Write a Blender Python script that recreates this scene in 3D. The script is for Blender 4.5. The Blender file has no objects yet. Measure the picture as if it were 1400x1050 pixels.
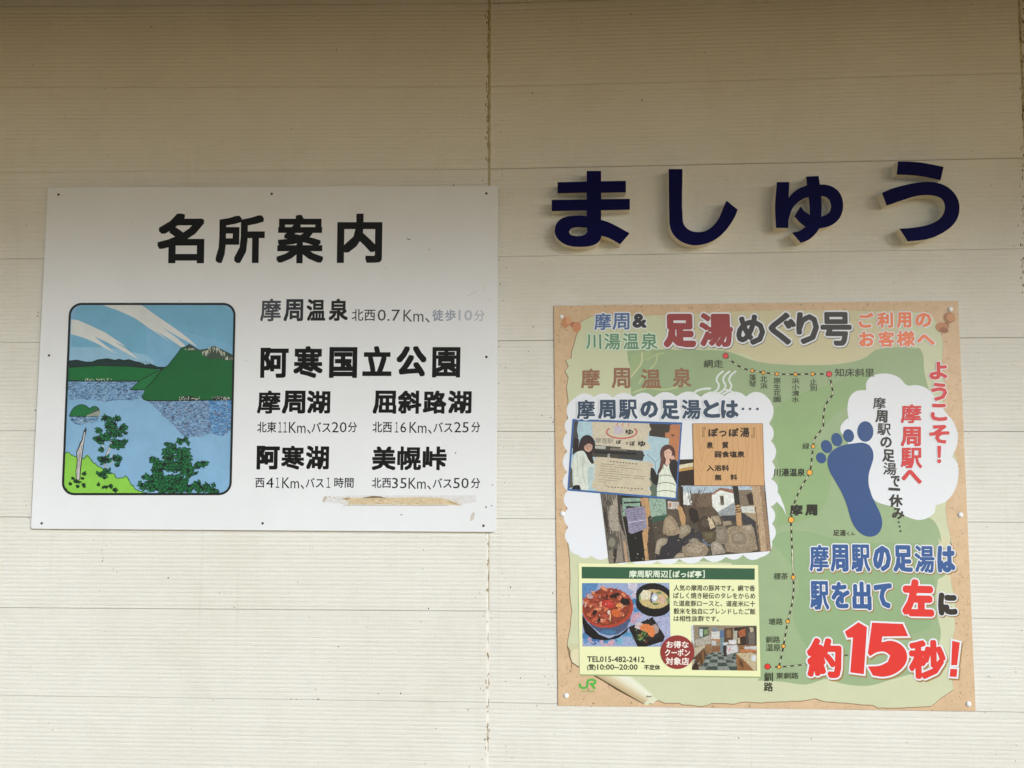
import bpy, math, random
from mathutils import Vector
from mathutils.geometry import tessellate_polygon
random.seed(7)
S = bpy.context.scene
COL = S.collection

# ------------------------------------------------------------------ camera
CAM_Z, DIST, F, CX, CY = 1.60, 2.27, 1190.0, 700.0, 525.0
YAW, PITCH, ROLL = -0.04943, 0.06737, 0.0011
_sy, _cy, _sp, _cp = math.sin(YAW), math.cos(YAW), math.sin(PITCH), math.cos(PITCH)
FW = Vector((_sy*_cp, _cy*_cp, _sp))
_r0 = Vector((_cy, -_sy, 0.0)); _u0 = _r0.cross(FW)
RT = _r0*math.cos(ROLL) + _u0*math.sin(ROLL)
UP = -_r0*math.sin(ROLL) + _u0*math.cos(ROLL)
cam = bpy.data.cameras.new('camera'); camo = bpy.data.objects.new('camera', cam)
COL.objects.link(camo)
from mathutils import Matrix
m = Matrix.Identity(4)
for i in range(3):
    m[i][0] = RT[i]; m[i][1] = UP[i]; m[i][2] = -FW[i]
m[0][3], m[1][3], m[2][3] = 0.0, -DIST, CAM_Z
camo.matrix_world = m
cam.sensor_width = 36.0; cam.lens = 36.0*F/1400.0; cam.clip_end = 2000; cam.clip_start = 0.05
S.camera = camo

# ------------------------------------------------------------------ light
SUN_EL, SUN_AZ = math.radians(20.3), math.radians(38)      # azimuth measured from the wall normal towards the right
SUN_DIR = Vector((math.sin(SUN_AZ)*math.cos(SUN_EL), -math.cos(SUN_AZ)*math.cos(SUN_EL), math.sin(SUN_EL)))
w = bpy.data.worlds.new('World'); S.world = w; w.use_nodes = True
nt = w.node_tree; bg = nt.nodes['Background']
sky = nt.nodes.new('ShaderNodeTexSky'); sky.sky_type = 'NISHITA'; sky.sun_disc = False
sky.sun_elevation = SUN_EL; sky.sun_rotation = math.atan2(SUN_DIR.x, SUN_DIR.y)
sky.air_density = 1.0; sky.dust_density = 0.7; sky.ozone_density = 1.6
nt.links.new(sky.outputs[0], bg.inputs[0]); bg.inputs[1].default_value = 0.15
sun = bpy.data.lights.new('sun', 'SUN'); sun.energy = 2.45; sun.angle = math.radians(17); sun.color = (0.93, 0.975, 1.0)
suno = bpy.data.objects.new('sun', sun); COL.objects.link(suno)
suno.rotation_euler = SUN_DIR.to_track_quat('Z', 'Y').to_euler()
S.view_settings.view_transform = 'Standard'; S.view_settings.look = 'None'
S.view_settings.gamma = 1; S.view_settings.use_curve_mapping = False
S.view_settings.exposure = 0.23

# ------------------------------------------------------------------ surveying helpers
def W(px, py, d=0.0):
    """wall metres (x, z) of a point measured on the photograph, on the plane d metres in front of the wall"""
    v = RT*((px-CX)/F) + UP*((CY-py)/F) + FW
    t = (DIST-d)/v.y
    return v.x*t, CAM_Z + v.z*t
def K(ox, oy, s):
    return lambda x, y: (ox + x/s, oy + y/s)
def kk(k, *c):
    return [k(c[i], c[i+1]) for i in range(0, len(c), 2)]

def lin(c):
    c /= 255.0
    return c/12.92 if c <= .04045 else ((c+.055)/1.055)**2.4
MATS = {}
def mat(rgb, rough=0.5, noise=0.0, scale=30.0, spec=0.5, bump=0.0, bscale=200.0, kind='paint'):
    key = (tuple(rgb), rough, noise, scale, spec, bump, bscale)
    if key in MATS: return MATS[key]
    M = bpy.data.materials.new(kind); M.use_nodes = True
    t = M.node_tree; b = t.nodes['Principled BSDF']
    b.inputs['Roughness'].default_value = rough
    b.inputs['Specular IOR Level'].default_value = spec
    c = [lin(v)*0.98 for v in rgb] + [1]
    b.inputs['Base Color'].default_value = c
    if noise or bump:
        tc = t.nodes.new('ShaderNodeNewGeometry')
    if noise:
        n = t.nodes.new('ShaderNodeTexNoise'); n.inputs['Scale'].default_value = scale
        n.inputs['Detail'].default_value = 5; n.inputs['Roughness'].default_value = .65
        r = t.nodes.new('ShaderNodeMapRange'); r.inputs[1].default_value = .3; r.inputs[2].default_value = .7
        r.inputs[3].default_value = 1-noise; r.inputs[4].default_value = 1+noise
        mx = t.nodes.new('ShaderNodeVectorMath'); mx.operation = 'SCALE'; mx.inputs[0].default_value = c[:3]
        t.links.new(tc.outputs['Position'], n.inputs['Vector']); t.links.new(n.outputs['Fac'], r.inputs[0])
        t.links.new(r.outputs[0], mx.inputs['Scale']); t.links.new(mx.outputs[0], b.inputs['Base Color'])
    if bump:
        n2 = t.nodes.new('ShaderNodeTexNoise'); n2.inputs['Scale'].default_value = bscale; n2.inputs['Detail'].default_value = 3
        bp = t.nodes.new('ShaderNodeBump'); bp.inputs['Strength'].default_value = bump; bp.inputs['Distance'].default_value = .001
        t.links.new(tc.outputs['Position'], n2.inputs['Vector']); t.links.new(n2.outputs['Fac'], bp.inputs['Height'])
        t.links.new(bp.outputs[0], b.inputs['Normal'])
    MATS[key] = M
    return M

def mesh_obj(name, verts, faces, mats, midx=None, parent=None, smooth=False):
    me = bpy.data.meshes.new(name)
    if parent is not None:
        p = parent.location
        verts = [(x-p.x, y-p.y, z-p.z) for x, y, z in verts]
    me.from_pydata(verts, [], faces)
    for M in mats: me.materials.append(M)
    if midx: me.polygons.foreach_set('material_index', midx)
    if smooth: me.polygons.foreach_set('use_smooth', [True]*len(faces))
    me.update()
    o = bpy.data.objects.new(name, me); COL.objects.link(o)
    if parent is not None: o.parent = parent
    return o
def thing(name, label, cat, loc, group=None):
    o = bpy.data.objects.new(name, None); COL.objects.link(o); o.location = loc
    o['label'] = label; o['category'] = cat
    if group: o['group'] = group
    o.empty_display_size = .1
    return o

# ------------------------------------------------------------------ flat print on a sheet
LAY = 6e-5
def area2(p): return sum(p[i-1][0]*p[i][1]-p[i][0]*p[i-1][1] for i in range(len(p)))
def clip_convex(poly, quad):
    out = poly
    if area2(quad) < 0: quad = quad[::-1]
    for i in range(len(quad)):
        a, b = quad[i-1], quad[i]; src = out; out = []
        for j in range(len(src)):
            p, q = src[j-1], src[j]
            dp = (b[0]-a[0])*(p[1]-a[1])-(b[1]-a[1])*(p[0]-a[0])
            dq = (b[0]-a[0])*(q[1]-a[1])-(b[1]-a[1])*(q[0]-a[0])
            if (dp >= 0) != (dq >= 0):
                t = dp/(dp-dq); out.append((p[0]+t*(q[0]-p[0]), p[1]+t*(q[1]-p[1])))
            if dq >= 0: out.append(q)
        if not out: return []
    return out
def smooth_loop(pts, lim=45, n=3, closed=True):
    N = len(pts); out = []; tan = []
    for i in range(N):
        a, b, c = pts[i-1], pts[i], pts[(i+1) % N]
        if not closed and i in (0, N-1): tan.append(None); continue
        v1 = (b[0]-a[0], b[1]-a[1]); v2 = (c[0]-b[0], c[1]-b[1])
        l1 = math.hypot(*v1) or 1e-9; l2 = math.hypot(*v2) or 1e-9
        ang = math.degrees(math.acos(max(-1, min(1, (v1[0]*v2[0]+v1[1]*v2[1])/l1/l2))))
        if ang > lim: tan.append(None)
        else:
            tx, ty = v1[0]/l1+v2[0]/l2, v1[1]/l1+v2[1]/l2; tl = math.hypot(tx, ty)
            tan.append((tx/tl, ty/tl))
    for i in range(N if closed else N-1):
        p, q = pts[i], pts[(i+1) % N]; d = (q[0]-p[0], q[1]-p[1]); L = math.hypot(*d)
        t0, t1 = tan[i], tan[(i+1) % N]
        out.append(p)
        if (t0 is None and t1 is None) or L < 1e-6: continue
        m0 = (t0[0]*L, t0[1]*L) if t0 else d; m1 = (t1[0]*L, t1[1]*L) if t1 else d
        for k in range(1, n+1):
            s = k/(n+1); h1 = 2*s**3-3*s*s+1; h2 = s**3-2*s*s+s; h3 = -2*s**3+3*s*s; h4 = s**3-s*s
            out.append((h1*p[0]+h2*m0[0]+h3*q[0]+h4*m1[0], h1*p[1]+h2*m0[1]+h3*q[1]+h4*m1[1]))
    if not closed: out.append(pts[-1])
    return out
def tess(loops):
    pts = [p for l in loops for p in l]
    tr = tessellate_polygon([[Vector((p[0], p[1], 0)) for p in l] for l in loops])
    return pts, tr
_glyph = {}
def glyphs(s):
    if s in _glyph: return _glyph[s]
    c = bpy.data.curves.new('t', 'FONT'); c.body = s; c.resolution_u = 2
    o = bpy.data.objects.new('t', c); COL.objects.link(o)
    bpy.context.view_layer.update()
    e = o.evaluated_get(bpy.context.evaluated_depsgraph_get()); me = e.to_mesh()
    v = [(a.co.x, a.co.y) for a in me.vertices]; f = [tuple(p.vertices) for p in me.polygons]
    e.to_mesh_clear(); bpy.data.objects.remove(o); bpy.data.curves.remove(c)
    x0 = min(a[0] for a in v); x1 = max(a[0] for a in v); y0 = min(a[1] for a in v); y1 = max(a[1] for a in v)
    v = [((a-x0)/(x1-x0), 1-(b-y0)/(y1-y0)) for a, b in v]
    _glyph[s] = (v, f); return v, f

class Print:
    """one printed part: coloured shapes lying on a sheet, in photo measurements"""
    def __init__(self, name, parent, base, matopt=None):
        self.n = name; self.p = parent; self.base = base; self.v = []; self.f = []; self.mi = []; self.m = []; self.opt = matopt or {}
        self.clip = None; self.seq = 0; self.rec = []
    def step(self, layer):
        self.seq += 1
        return self.base + layer*LAY + (self.seq % 11)*1.2e-6
    def slot(self, col):
        if self.opt.get('noise', 0) >= .2 and not isinstance(col, bpy.types.Material):     # photographic prints: inks greyer than flat print
            g_ = .3*col[0]+.59*col[1]+.11*col[2]; col = tuple(int((v*.82+g_*.18)*.95) for v in col)
        M = mat(col, **self.opt) if not isinstance(col, bpy.types.Material) else col
        if M not in self.m: self.m.append(M)
        return self.m.index(M)
    def add(self, pts, tris, col, d, off=(0, 0)):
        k = len(self.v); s = self.slot(col)
        for x, y in pts:
            X, Z = W(x, y, d); self.v.append((X+off[0], -d, Z+off[1]))
        for t in tris:
            self.f.append(tuple(k+i for i in t)); self.mi.append(s)
    def poly(self, pts, col, layer=0, smooth=0, hole=None):
        d = self.step(layer)
        if smooth: pts = smooth_loop(pts, smooth)
        if self.rec is not None and self.clip and not isinstance(col, bpy.types.Material): self.rec.append((pts, col, d))
        P, T = tess([pts] + ([hole] if hole else []))
        if self.clip:
            for t in T:
                q = clip_convex([P[i] for i in t], self.clip)
                if len(q) > 2: self.add(q, [tuple(range(len(q)))], col, d)
        else: self.add(P, T, col, d)
        return self
    def dabs(self, n, smin, smax, layer, jit=.22, edge=1.2):
        """print detail: small strokes whose colour follows the shape underneath, a little lighter or darker"""
        k = self.clip; rec = self.rec; self.rec = None; recs = []
        for pts, c, d in rec:
            xs = [a[0] for a in pts]; ys = [a[1] for a in pts]; recs.append((min(xs), max(xs), min(ys), max(ys), pts, c, d))
        recs.sort(key=lambda q: -q[6])
        x0, x1 = min(a[0] for a in k), max(a[0] for a in k); y0, y1 = min(a[1] for a in k), max(a[1] for a in k)
        def inside(x, y, pts):
            r = False
            for i in range(len(pts)):
                a, b = pts[i-1], pts[i]
                if (a[1] > y) != (b[1] > y) and x < (b[0]-a[0])*(y-a[1])/(b[1]-a[1])+a[0]: r = not r
            return r
        for i in range(n):
            x, y = random.uniform(x0, x1), random.uniform(y0, y1); X, Y = x+random.gauss(0, edge), y+random.gauss(0, edge)
            for r_ in recs:
                if r_[0] <= X <= r_[1] and r_[2] <= Y <= r_[3] and inside(X, Y, r_[4]):
                    c = r_[5]; g_ = random.choice((-1, -.6, -.3, .3, .6, 1))*jit
                    c = tuple(max(10, min(245, int(v*(1+g_)) // 12*12+6)) for v in c)
                    s = random.uniform(smin, smax); a = random.uniform(0, 3.14); e = random.uniform(.35, 1)
                    self.ell(x, y, s, s*e, c, layer+(i % 40)*.02, a, 7); break
        self.rec = None
    def ell(self, cx, cy, rx, ry, col, layer=0, ang=0, n=20):
        ca, sa = math.cos(ang), math.sin(ang)
        return self.poly([(cx+rx*math.cos(t)*ca-ry*math.sin(t)*sa, cy+rx*math.cos(t)*sa+ry*math.sin(t)*ca)
                   for t in [2*math.pi*i/n for i in range(n)]], col, layer)
    def line(self, pts, wd, col, layer=0, smooth=0, closed=False):
        if smooth: pts = smooth_loop(pts, smooth, closed=closed)
        N = len(pts); L = []; R = []
        for i in range(N):
            a = pts[i-1] if (i or closed) else pts[i]; b = pts[(i+1) % N] if (i < N-1 or closed) else pts[i]
            dx, dy = b[0]-a[0], b[1]-a[1]; l = math.hypot(dx, dy) or 1
            nx, ny = -dy/l*wd/2, dx/l*wd/2
            L.append((pts[i][0]+nx, pts[i][1]+ny)); R.append((pts[i][0]-nx, pts[i][1]-ny))
        d = self.step(layer)
        for i in range(N if closed else N-1):
            j = (i+1) % N; q = [L[i], L[j], R[j], R[i]]
            if self.clip: q = clip_convex(q, self.clip)
            if len(q) > 2: self.add(q, [tuple(range(len(q)))], col, d)
        return self
    def text(self, s, box, col, r=0.0, layer=0, slope=0.0, lean=0.0, ncopy=None, shift=(0, 0), inset=None, sq=False):
        """box = (x0,y0,x1,y1) of the inked area; r = how far the stroke is thickened, in photo pixels"""
        x0, y0, x1, y1 = box; ins = r if inset is None else inset
        x0 += ins; y0 += ins; x1 -= ins; y1 -= ins
        v, f = glyphs(s); xc, yc = (x0+x1)/2, (y0+y1)/2
        P = []
        for a, b in v:
            x = x0+a*(x1-x0); y = y0+b*(y1-y0)
            P.append((x+lean*(y-yc)+shift[0], y+slope*(x-xc)+shift[1]))
        offs = [(0, 0)]; self.seq += 1; d0 = self.base + layer*LAY + (self.seq % 2)*1.5e-6
        if r > 0:
            n = ncopy or (4 if r < .6 else 8 if r < 2 else 12)
            k = 0.00191
            offs = [(r*k*math.cos(2*math.pi*i/n+.39), r*k*math.sin(2*math.pi*i/n+.39)) for i in range(n)]
            if sq:
                g3 = (-1, -.5, 0, .5, 1) if r > 1.2 else (-1, 0, 1)
                offs = [(r*k*a, r*k*b) for a in g3 for b in g3 if max(abs(a), abs(b)) == 1]
            elif r > 2.2: offs += [(r*.5*k*math.cos(2*math.pi*i/6), r*.5*k*math.sin(2*math.pi*i/6)) for i in range(6)]
        for i, o in enumerate(offs):
            self.add(P, f, col, d0 + i*3e-6, o)
        return self
    def done(self, label=None):
        o = mesh_obj(self.n, self.v, self.f, self.m, self.mi, self.p)
        if label: o['label'] = label
        return o

def box(verts, faces, x0, x1, y0, y1, z0, z1):
    k = len(verts)
    verts += [(x0, y0, z0), (x1, y0, z0), (x1, y1, z0), (x0, y1, z0), (x0, y0, z1), (x1, y0, z1), (x1, y1, z1), (x0, y1, z1)]
    faces += [tuple(k+i for i in q) for q in ((0, 3, 2, 1), (4, 5, 6, 7), (0, 1, 5, 4), (1, 2, 6, 5), (2, 3, 7, 6), (3, 0, 4, 7))]

# ------------------------------------------------------------------ siding material
def siding_mat():
    M = bpy.data.materials.new('cream_siding_paint'); M.use_nodes = True
    t = M.node_tree; N = t.nodes.new; L = t.links.new; b = t.nodes['Principled BSDF']
    b.inputs['Roughness'].default_value = .62; b.inputs['Specular IOR Level'].default_value = .35
    g = N('ShaderNodeNewGeometry')
    def noise(sc, vec, det=4, rough=.6):
        n = N('ShaderNodeTexNoise'); n.inputs['Scale'].default_value = sc; n.inputs['Detail'].default_value = det
        n.inputs['Roughness'].default_value = rough; L(vec, n.inputs['Vector']); return n.outputs['Fac']
    def mapr(v, a, b_, c, d):
        r = N('ShaderNodeMapRange'); r.inputs[1].default_value = a; r.inputs[2].default_value = b_
        r.inputs[3].default_value = c; r.inputs[4].default_value = d; L(v, r.inputs[0]); return r.outputs[0]
    def mapping(sx, sy, sz):
        m_ = N('ShaderNodeMapping'); m_.inputs['Scale'].default_value = (sx, sy, sz); L(g.outputs['Position'], m_.inputs['Vector']); return m_.outputs[0]
    def mix(fac, a, b_):
        x = N('ShaderNodeMix'); x.data_type = 'RGBA'
        if isinstance(fac, float): x.inputs[0].default_value = fac
        else: L(fac, x.inputs[0])
        for s, i in ((a, 6), (b_, 7)):
            if isinstance(s, tuple): x.inputs[i].default_value = (*s, 1)
            else: L(s, x.inputs[i])
        return x.outputs[2]
    base = mix(mapr(noise(2.6, g.outputs['Position'], 3), .35, .65, 0, 1), WALL_A, WALL_B)
    base = mix(mapr(noise(9, g.outputs['Position'], 5, .7), .5, .72, 0, .35), base, WALL_C)
    # thin horizontal wear following the ribs, vertical runs of dirt
    base = mix(mapr(noise(1, mapping(22, 22, 420), 4, .7), .5, .8, 0, .30), base, WALL_D)
    base = mix(mapr(noise(1, mapping(14, 14, .8), 3, .6), .55, .8, 0, .12), base, WALL_D)
    base = mix(mapr(noise(1, mapping(38, 38, 1.1), 2, .5), .64, .76, 0, .10), base, (.46, .38, .24))
    base = mix(mapr(noise(1.1, g.outputs['Position'], 6, .72), .52, .7, 0, .22), base, (.56, .52, .38))
    base = mix(mapr(noise(420, g.outputs['Position'], 3, .6), .35, .65, 0, .24), base, (.50, .47, .38))
    base = mix(mapr(noise(160, g.outputs['Position'], 2, .5), .66, .76, 0, .22), base, (.25, .21, .13))
    L(base, b.inputs['Base Color'])
    h1 = noise(1, mapping(190, 190, 520), 4, .7); h2 = noise(1, mapping(22, 22, 430), 3, .6)
    ad = N('ShaderNodeMath'); ad.operation = 'ADD'; L(h1, ad.inputs[0]); L(h2, ad.inputs[1])
    bp = N('ShaderNodeBump'); bp.inputs['Strength'].default_value = .95; bp.inputs['Distance'].default_value = .0017
    L(ad.outputs[0], bp.inputs['Height']); L(bp.outputs[0], b.inputs['Normal'])
    return M
WALL_A = (.76, .757, .712); WALL_B = (.795, .795, .76); WALL_C = (.67, .665, .60); WALL_D = (.66, .63, .53)
SIDING = siding_mat()

# ------------------------------------------------------------------ ground, outside yard, eave
wall = thing('station_wall', 'cream horizontally ribbed siding wall of the station carrying both signs', 'wall', (0, 0, 0))
v = []; f = []
v += [(-60, 0.3, 0), (60, 0.3, 0), (60, -3.6, 0), (-60, -3.6, 0)]; f += [(0, 3, 2, 1)]
g = mesh_obj('pavement', v, f, [mat((176, 134, 28), .85, .12, 3, bump=.3)]); g['kind'] = 'structure'
v = [(-600, 600, -.12), (600, 600, -.12), (600, -900, -.12), (-600, -900, -.12), (-60, -3.6, -.12), (60, -3.6, -.12), (60, -3.6, 0), (-60, -3.6, 0)]
g = mesh_obj('ground', v, [(0, 3, 2, 1), (4, 5, 6, 7)], [mat((148, 130, 100), .9, .15, .8)]); g['kind'] = 'structure'

# eave above the wall: boarded soffit, fascia
EZ = 2.86; ED = 2.05
eave = thing('roof_eave', 'brown boarded eave over the cream station wall, just above the picture', 'eave', (0, 0, EZ))
wood = mat((150, 110, 30), .7, .18, 14)
n_b = 14
for i in range(n_b):
    v = []; f = []; a = .02 + i*(ED-.02)/n_b
    box(v, f, -6, 6, -a-(ED-.02)/n_b+.006, -a, EZ, EZ+.02)
    mesh_obj('soffit_board', v, f, [wood], None, eave)
v = []; f = []; box(v, f, -6, 6, -ED-.03, -ED-.002, EZ-.06, EZ+.16); mesh_obj('fascia', v, f, [mat((120, 88, 52), .6, .15, 20)], None, eave)
v = []; f = []; box(v, f, -6, 6, -ED, .12, EZ+.024, EZ+.05); mesh_obj('roof_deck', v, f, [mat((90, 90, 92), .6)], None, eave)

# ------------------------------------------------------------------ siding planks
LX = [-7.0, -1.5636, -.1740, 1.2165, 2.606, 7.0]      # joints of the courses
left_rows = [(0, 120), (0, 236), (0, 354), (0, 468), (0, 589), (0, 707), (0, 831), (0, 951)]
mid_rows = [118.5, 231, 351, 466, 590, 709, 835.7, 960.5]
right_rows = [100, 216, 340, 461.5, 590, 714.5, 846.5, 974]
ZL = [W(0, y)[1] for _, y in left_rows]; ZM = [W(667, y)[1] for y in mid_rows]; ZR = [W(1400, y)[1] for y in right_rows]
H = (ZM[0]-ZM[-1])/7
def ext(z):
    t = list(z)
    while t[0] < EZ-.02: t.insert(0, min(t[0]+H, EZ-.004))
    while t[-1] > .05: t.append(max(t[-1]-H, 0.01))
    return t
def cols(i):
    if i == 1: return ZL, ZM, W(0, 590)[0], -.174
    if i == 2: return ZM, ZR, -.174, W(1400, 590)[0]
    if i == 0: return ZL, ZL, 0, 1
    return ZR, ZR, 0, 1
GAP = .0013
def plank(xa, xb, ztop, zbot, name='plank'):
    """ztop/zbot are functions of x; one course with ribs running along it"""
    nx = max(2, int((xb-xa)/.35)); NR = 20; g1, g2 = random.uniform(.0002, .0007), random.uniform(.0002, .0007)
    prof = [(0, .0045), (.0, .0012), (.004, 0)]
    s0 = .045
    for k in range(NR):
        a = s0 + (1-s0-.012)*k/NR; p = (1-s0-.012)/NR
        dd = .00066 + random.uniform(-.00026, .00016)
        prof += [(a+p*.05, 0), (a+p*.38, .00006), (a+p*.62, dd), (a+p*.82, dd*.92)]
    prof += [(.992, 0), (1.0, .001), (1.0, .0045)]
    v = []; f = []
    for i in range(nx+1):
        x = xa+(xb-xa)*i/nx; zt, zb = ztop(x)-g1, zbot(x)+g2
        for s, y in prof: v.append((x, y, zt+(zb-zt)*s))
    n = len(prof)
    for i in range(nx):
        for j in range(n-1):
            a = i*n+j; f.append((a, a+1, a+n+1, a+n))
    f.append(tuple(range(n))); f.append(tuple(nx*n+j for j in range(n-1, -1, -1)))
    return mesh_obj(name, v, f, [SIDING], None, wall)
for ci in range(5):
    za, zb, x0, x1 = cols(ci); za = ext(za); zb = ext(zb)
    for r in range(len(za)-1):
        def fn(k):
            return lambda x: za[k] + (zb[k]-za[k])*((x-x0)/(x1-x0) if x1-x0 != 1 else 0)
        plank(LX[ci]+.0035, LX[ci+1]-.0035, fn(r), fn(r+1))
v = []; f = []; box(v, f, -7, 7, .0045, .12, 0, EZ+.02)
mesh_obj('backing', v, f, [mat((92, 80, 52), .9)], None, wall)
dirty = mat((190, 182, 152), .9, .35, 45); pale = mat((234, 232, 224), .7, .08, 60)
for jx in LX[1:-1]:
    v = []; f = []; zc = W(668, 835)[1]
    box(v, f, jx-.0034, jx+.0034, .0020, .0045, zc, EZ); mesh_obj('joint_strip', v, f, [dirty if jx > -1 else dirty], None, wall)
    v = []; f = []; box(v, f, jx-.0034, jx+.0034, .0003, .0045, 0.01, zc); mesh_obj('joint_strip', v, f, [pale], None, wall)
    if abs(jx+.174) < .01:
        v = []; f = []; box(v, f, jx-.0034, jx+.0012, .0002, .0019, W(668, 836)[1]+.002, W(668, 728)[1]); mesh_obj('joint_strip', v, f, [pale], None, wall)

# fly specks and grime dots on the siding
sp = Print('dirt_speck', wall, .0004)
speck = mat((74, 62, 42), .9)
speckp = mat((150, 132, 100), .9)
spots = [(139, 752), (139.5, 758), (141, 763), (140, 767), (155, 778), (160, 782), (424, 752), (571, 734), (579, 752), (578, 778), (586, 832), (407, 796),
         (463, 884), (350, 883), (66, 989), (72, 998), (398, 956), (405, 956), (428, 956), (434, 956), (436, 956), (460, 68), (525, 103), (596, 230), (620, 253), (660, 247),
         (863, 19), (875, 89), (967, 93), (968, 101), (878, 137), (728, 127), (665, 124), (667, 126), (881, 326), (729, 447), (1329, 207), (650, 817),
         (684, 751), (698, 803), (688.6, 814), (755.7, 811), (761, 866), (683, 919), (692.5, 931), (711.5, 927), (755, 925), (745, 925), (750, 936), (758, 1004), (734, 965),
         (662, 838), (661, 842), (671.5, 845.5), (666, 850), (663, 1011), (664, 1032), (659, 1038), (700, 1036), (657, 941), (661, 944), (1397, 862), (1222, 387), (1307, 450),
         (753, 571), (757, 573), (756, 577), (41, 400), (52, 427), (51, 432), (48, 561), (34, 685), (36, 691), (1350, 720), (684, 500), (682, 524), (690, 660), (741, 568),
         (853, 962), (866, 963), (869, 1003), (1010, 1009), (1240, 1015), (1362, 1031), (1352, 925), (230, 790), (300, 811), (640, 970), (517, 948), (548, 948), (596, 996), (640, 972)]
for x, y in spots:
    r = random.uniform(.45, 1.1); sp.ell(x, y, r*random.uniform(.5, 1), r*random.uniform(.7, 1.6), speck, 0, random.uniform(-.5, .5), 7)
for _ in range(260):
    x = random.uniform(-40, 1440); y = random.uniform(-30, 1080)
    if random.random() < .5: x = random.choice((140, 424, 578, 661, 672, 690, 755, 1392, 1345, 45, 684)) + random.gauss(0, 7)
    r = random.uniform(.25, .7); sp.ell(x, y, r, r*random.uniform(.7, 1.8), random.choice((speck, speckp, speckp)), 0, 0, 6)
o = sp.done(); o['kind'] = 'stuff'; o.name = 'dirt_specks'
gr = Print('joint_grime', wall, .0003)
for _ in range(90):
    y = random.uniform(0, 230) if random.random() < .7 else random.uniform(725, 1050)
    gr.ell(666.5+random.gauss(0, 1.2), y, random.uniform(.3, .9), random.uniform(.8, 3), speckp, 0, 0, 6)
    if random.random() < .5: gr.ell(667.4+random.gauss(0, .3), y*1.0, .35, random.uniform(2, 9), speckp, 0, 0, 8)
    gr.ell(1393+min(y, 90)*.06+random.gauss(0, 1.2), random.uniform(0, 400), random.uniform(.3, .9), random.uniform(.8, 3), random.choice((speckp, speck)), 0, 0, 6)
o = gr.done(); o['kind'] = 'stuff'

# ------------------------------------------------------------------ sheet helper: thin panel with bevelled rim
def slab(name, quad, d0, d1, M, parent, rnd=0.0, bev=.0006, wav=0.0):
    """quad = corners in photo px (measured on the front face)"""
    P = [W(x, y, d1) for x, y in quad]
    loop = []
    for i in range(4):
        a, b, c = P[i-1], P[i], P[(i+1) % 4]
        if rnd:
            def tow(p, q): l = math.hypot(q[0]-p[0], q[1]-p[1]); return (p[0]+(q[0]-p[0])*rnd/l, p[1]+(q[1]-p[1])*rnd/l)
            s, e = tow(b, a), tow(b, c)
            for k in range(5):
                t = k/4; loop.append(((1-t)**2*s[0]+2*t*(1-t)*b[0]+t*t*e[0], (1-t)**2*s[1]+2*t*(1-t)*b[1]+t*t*e[1]))
        else: loop.append(b)
    cx = sum(p[0] for p in loop)/len(loop); cz = sum(p[1] for p in loop)/len(loop)
    def ins(p, e):
        l = math.hypot(p[0]-cx, p[1]-cz); return (p[0]-(p[0]-cx)*e/l, p[1]-(p[1]-cz)*e/l)
    rings = [[(p[0], -d0, p[1]) for p in loop], [(p[0], -d1+bev, p[1]) for p in loop], [(ins(p, bev)[0], -d1, ins(p, bev)[1]) for p in loop]]
    v = [q for r in rings for q in r]; n = len(loop); f = []
    for k in range(2):
        for i in range(n):
            j = (i+1) % n; f.append((k*n+i, k*n+j, (k+1)*n+j, (k+1)*n+i))
    f.append(tuple(2*n+i for i in range(n))); f.append(tuple(reversed(range(n))))
    return mesh_obj(name, v, f, [M], None, parent)
def screw(name, px, py, d, r, M, parent, dome=.0012, M2=None):
    X, Z = W(px, py, d); v = []; f = []; n = 14
    for k, (rr, y) in enumerate(((1, 0), (.92, .55), (.6, .9), (.25, 1))):
        for i in range(n): v.append((X+r*rr*math.cos(2*math.pi*i/n), -d-dome*y, Z+r*rr*math.sin(2*math.pi*i/n)))
    for k in range(3):
        for i in range(n): f.append((k*n+i, k*n+(i+1) % n, (k+1)*n+(i+1) % n, (k+1)*n+i))
    f.append(tuple(3*n+i for i in range(n)))
    return mesh_obj(name, v, f, [M], None, parent, smooth=True)

# ================================================================== LEFT SIGN
BX, BZ = W(362, 490)
bd = thing('notice_board', 'white enamel sightseeing board with lake picture and black lettering, left of the wall joint', 'sign', (BX, 0, BZ))
BD0, BD = .0050, .0100
def board_mat():
    M = bpy.data.materials.new('white_enamel'); M.use_nodes = True; t = M.node_tree; b = t.nodes['Principled BSDF']
    N = t.nodes.new; L = t.links.new
    b.inputs['Roughness'].default_value = .3
    g_ = N('ShaderNodeNewGeometry'); n = N('ShaderNodeTexNoise'); n.inputs['Scale'].default_value = 6; n.inputs['Detail'].default_value = 6; n.inputs['Roughness'].default_value = .7
    L(g_.outputs['Position'], n.inputs['Vector'])
    r = N('ShaderNodeValToRGB'); r.color_ramp.elements[0].position = .3; r.color_ramp.elements[0].color = (.71, .735, .77, 1)
    r.color_ramp.elements[1].position = .7; r.color_ramp.elements[1].color = (.75, .775, .815, 1)
    L(n.outputs['Fac'], r.inputs[0]); L(r.outputs[0], b.inputs['Base Color'])
    n2 = N('ShaderNodeTexNoise'); n2.inputs['Scale'].default_value = 11; n2.inputs['Detail'].default_value = 5; L(g_.outputs['Position'], n2.inputs['Vector'])
    r2 = N('ShaderNodeMapRange'); r2.inputs[3].default_value = .22; r2.inputs[4].default_value = .42; L(n2.outputs['Fac'], r2.inputs[0]); L(r2.outputs[0], b.inputs['Roughness'])
    return M
slab('panel', [(65, 256), (681.5, 254), (678, 727.5), (42, 723)], BD0, BD, board_mat(), bd, rnd=.006, bev=.0008)
scr = mat((62, 54, 44), .5, .2, 400)
rust = mat((170, 150, 120), .8, .2, 300)
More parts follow.
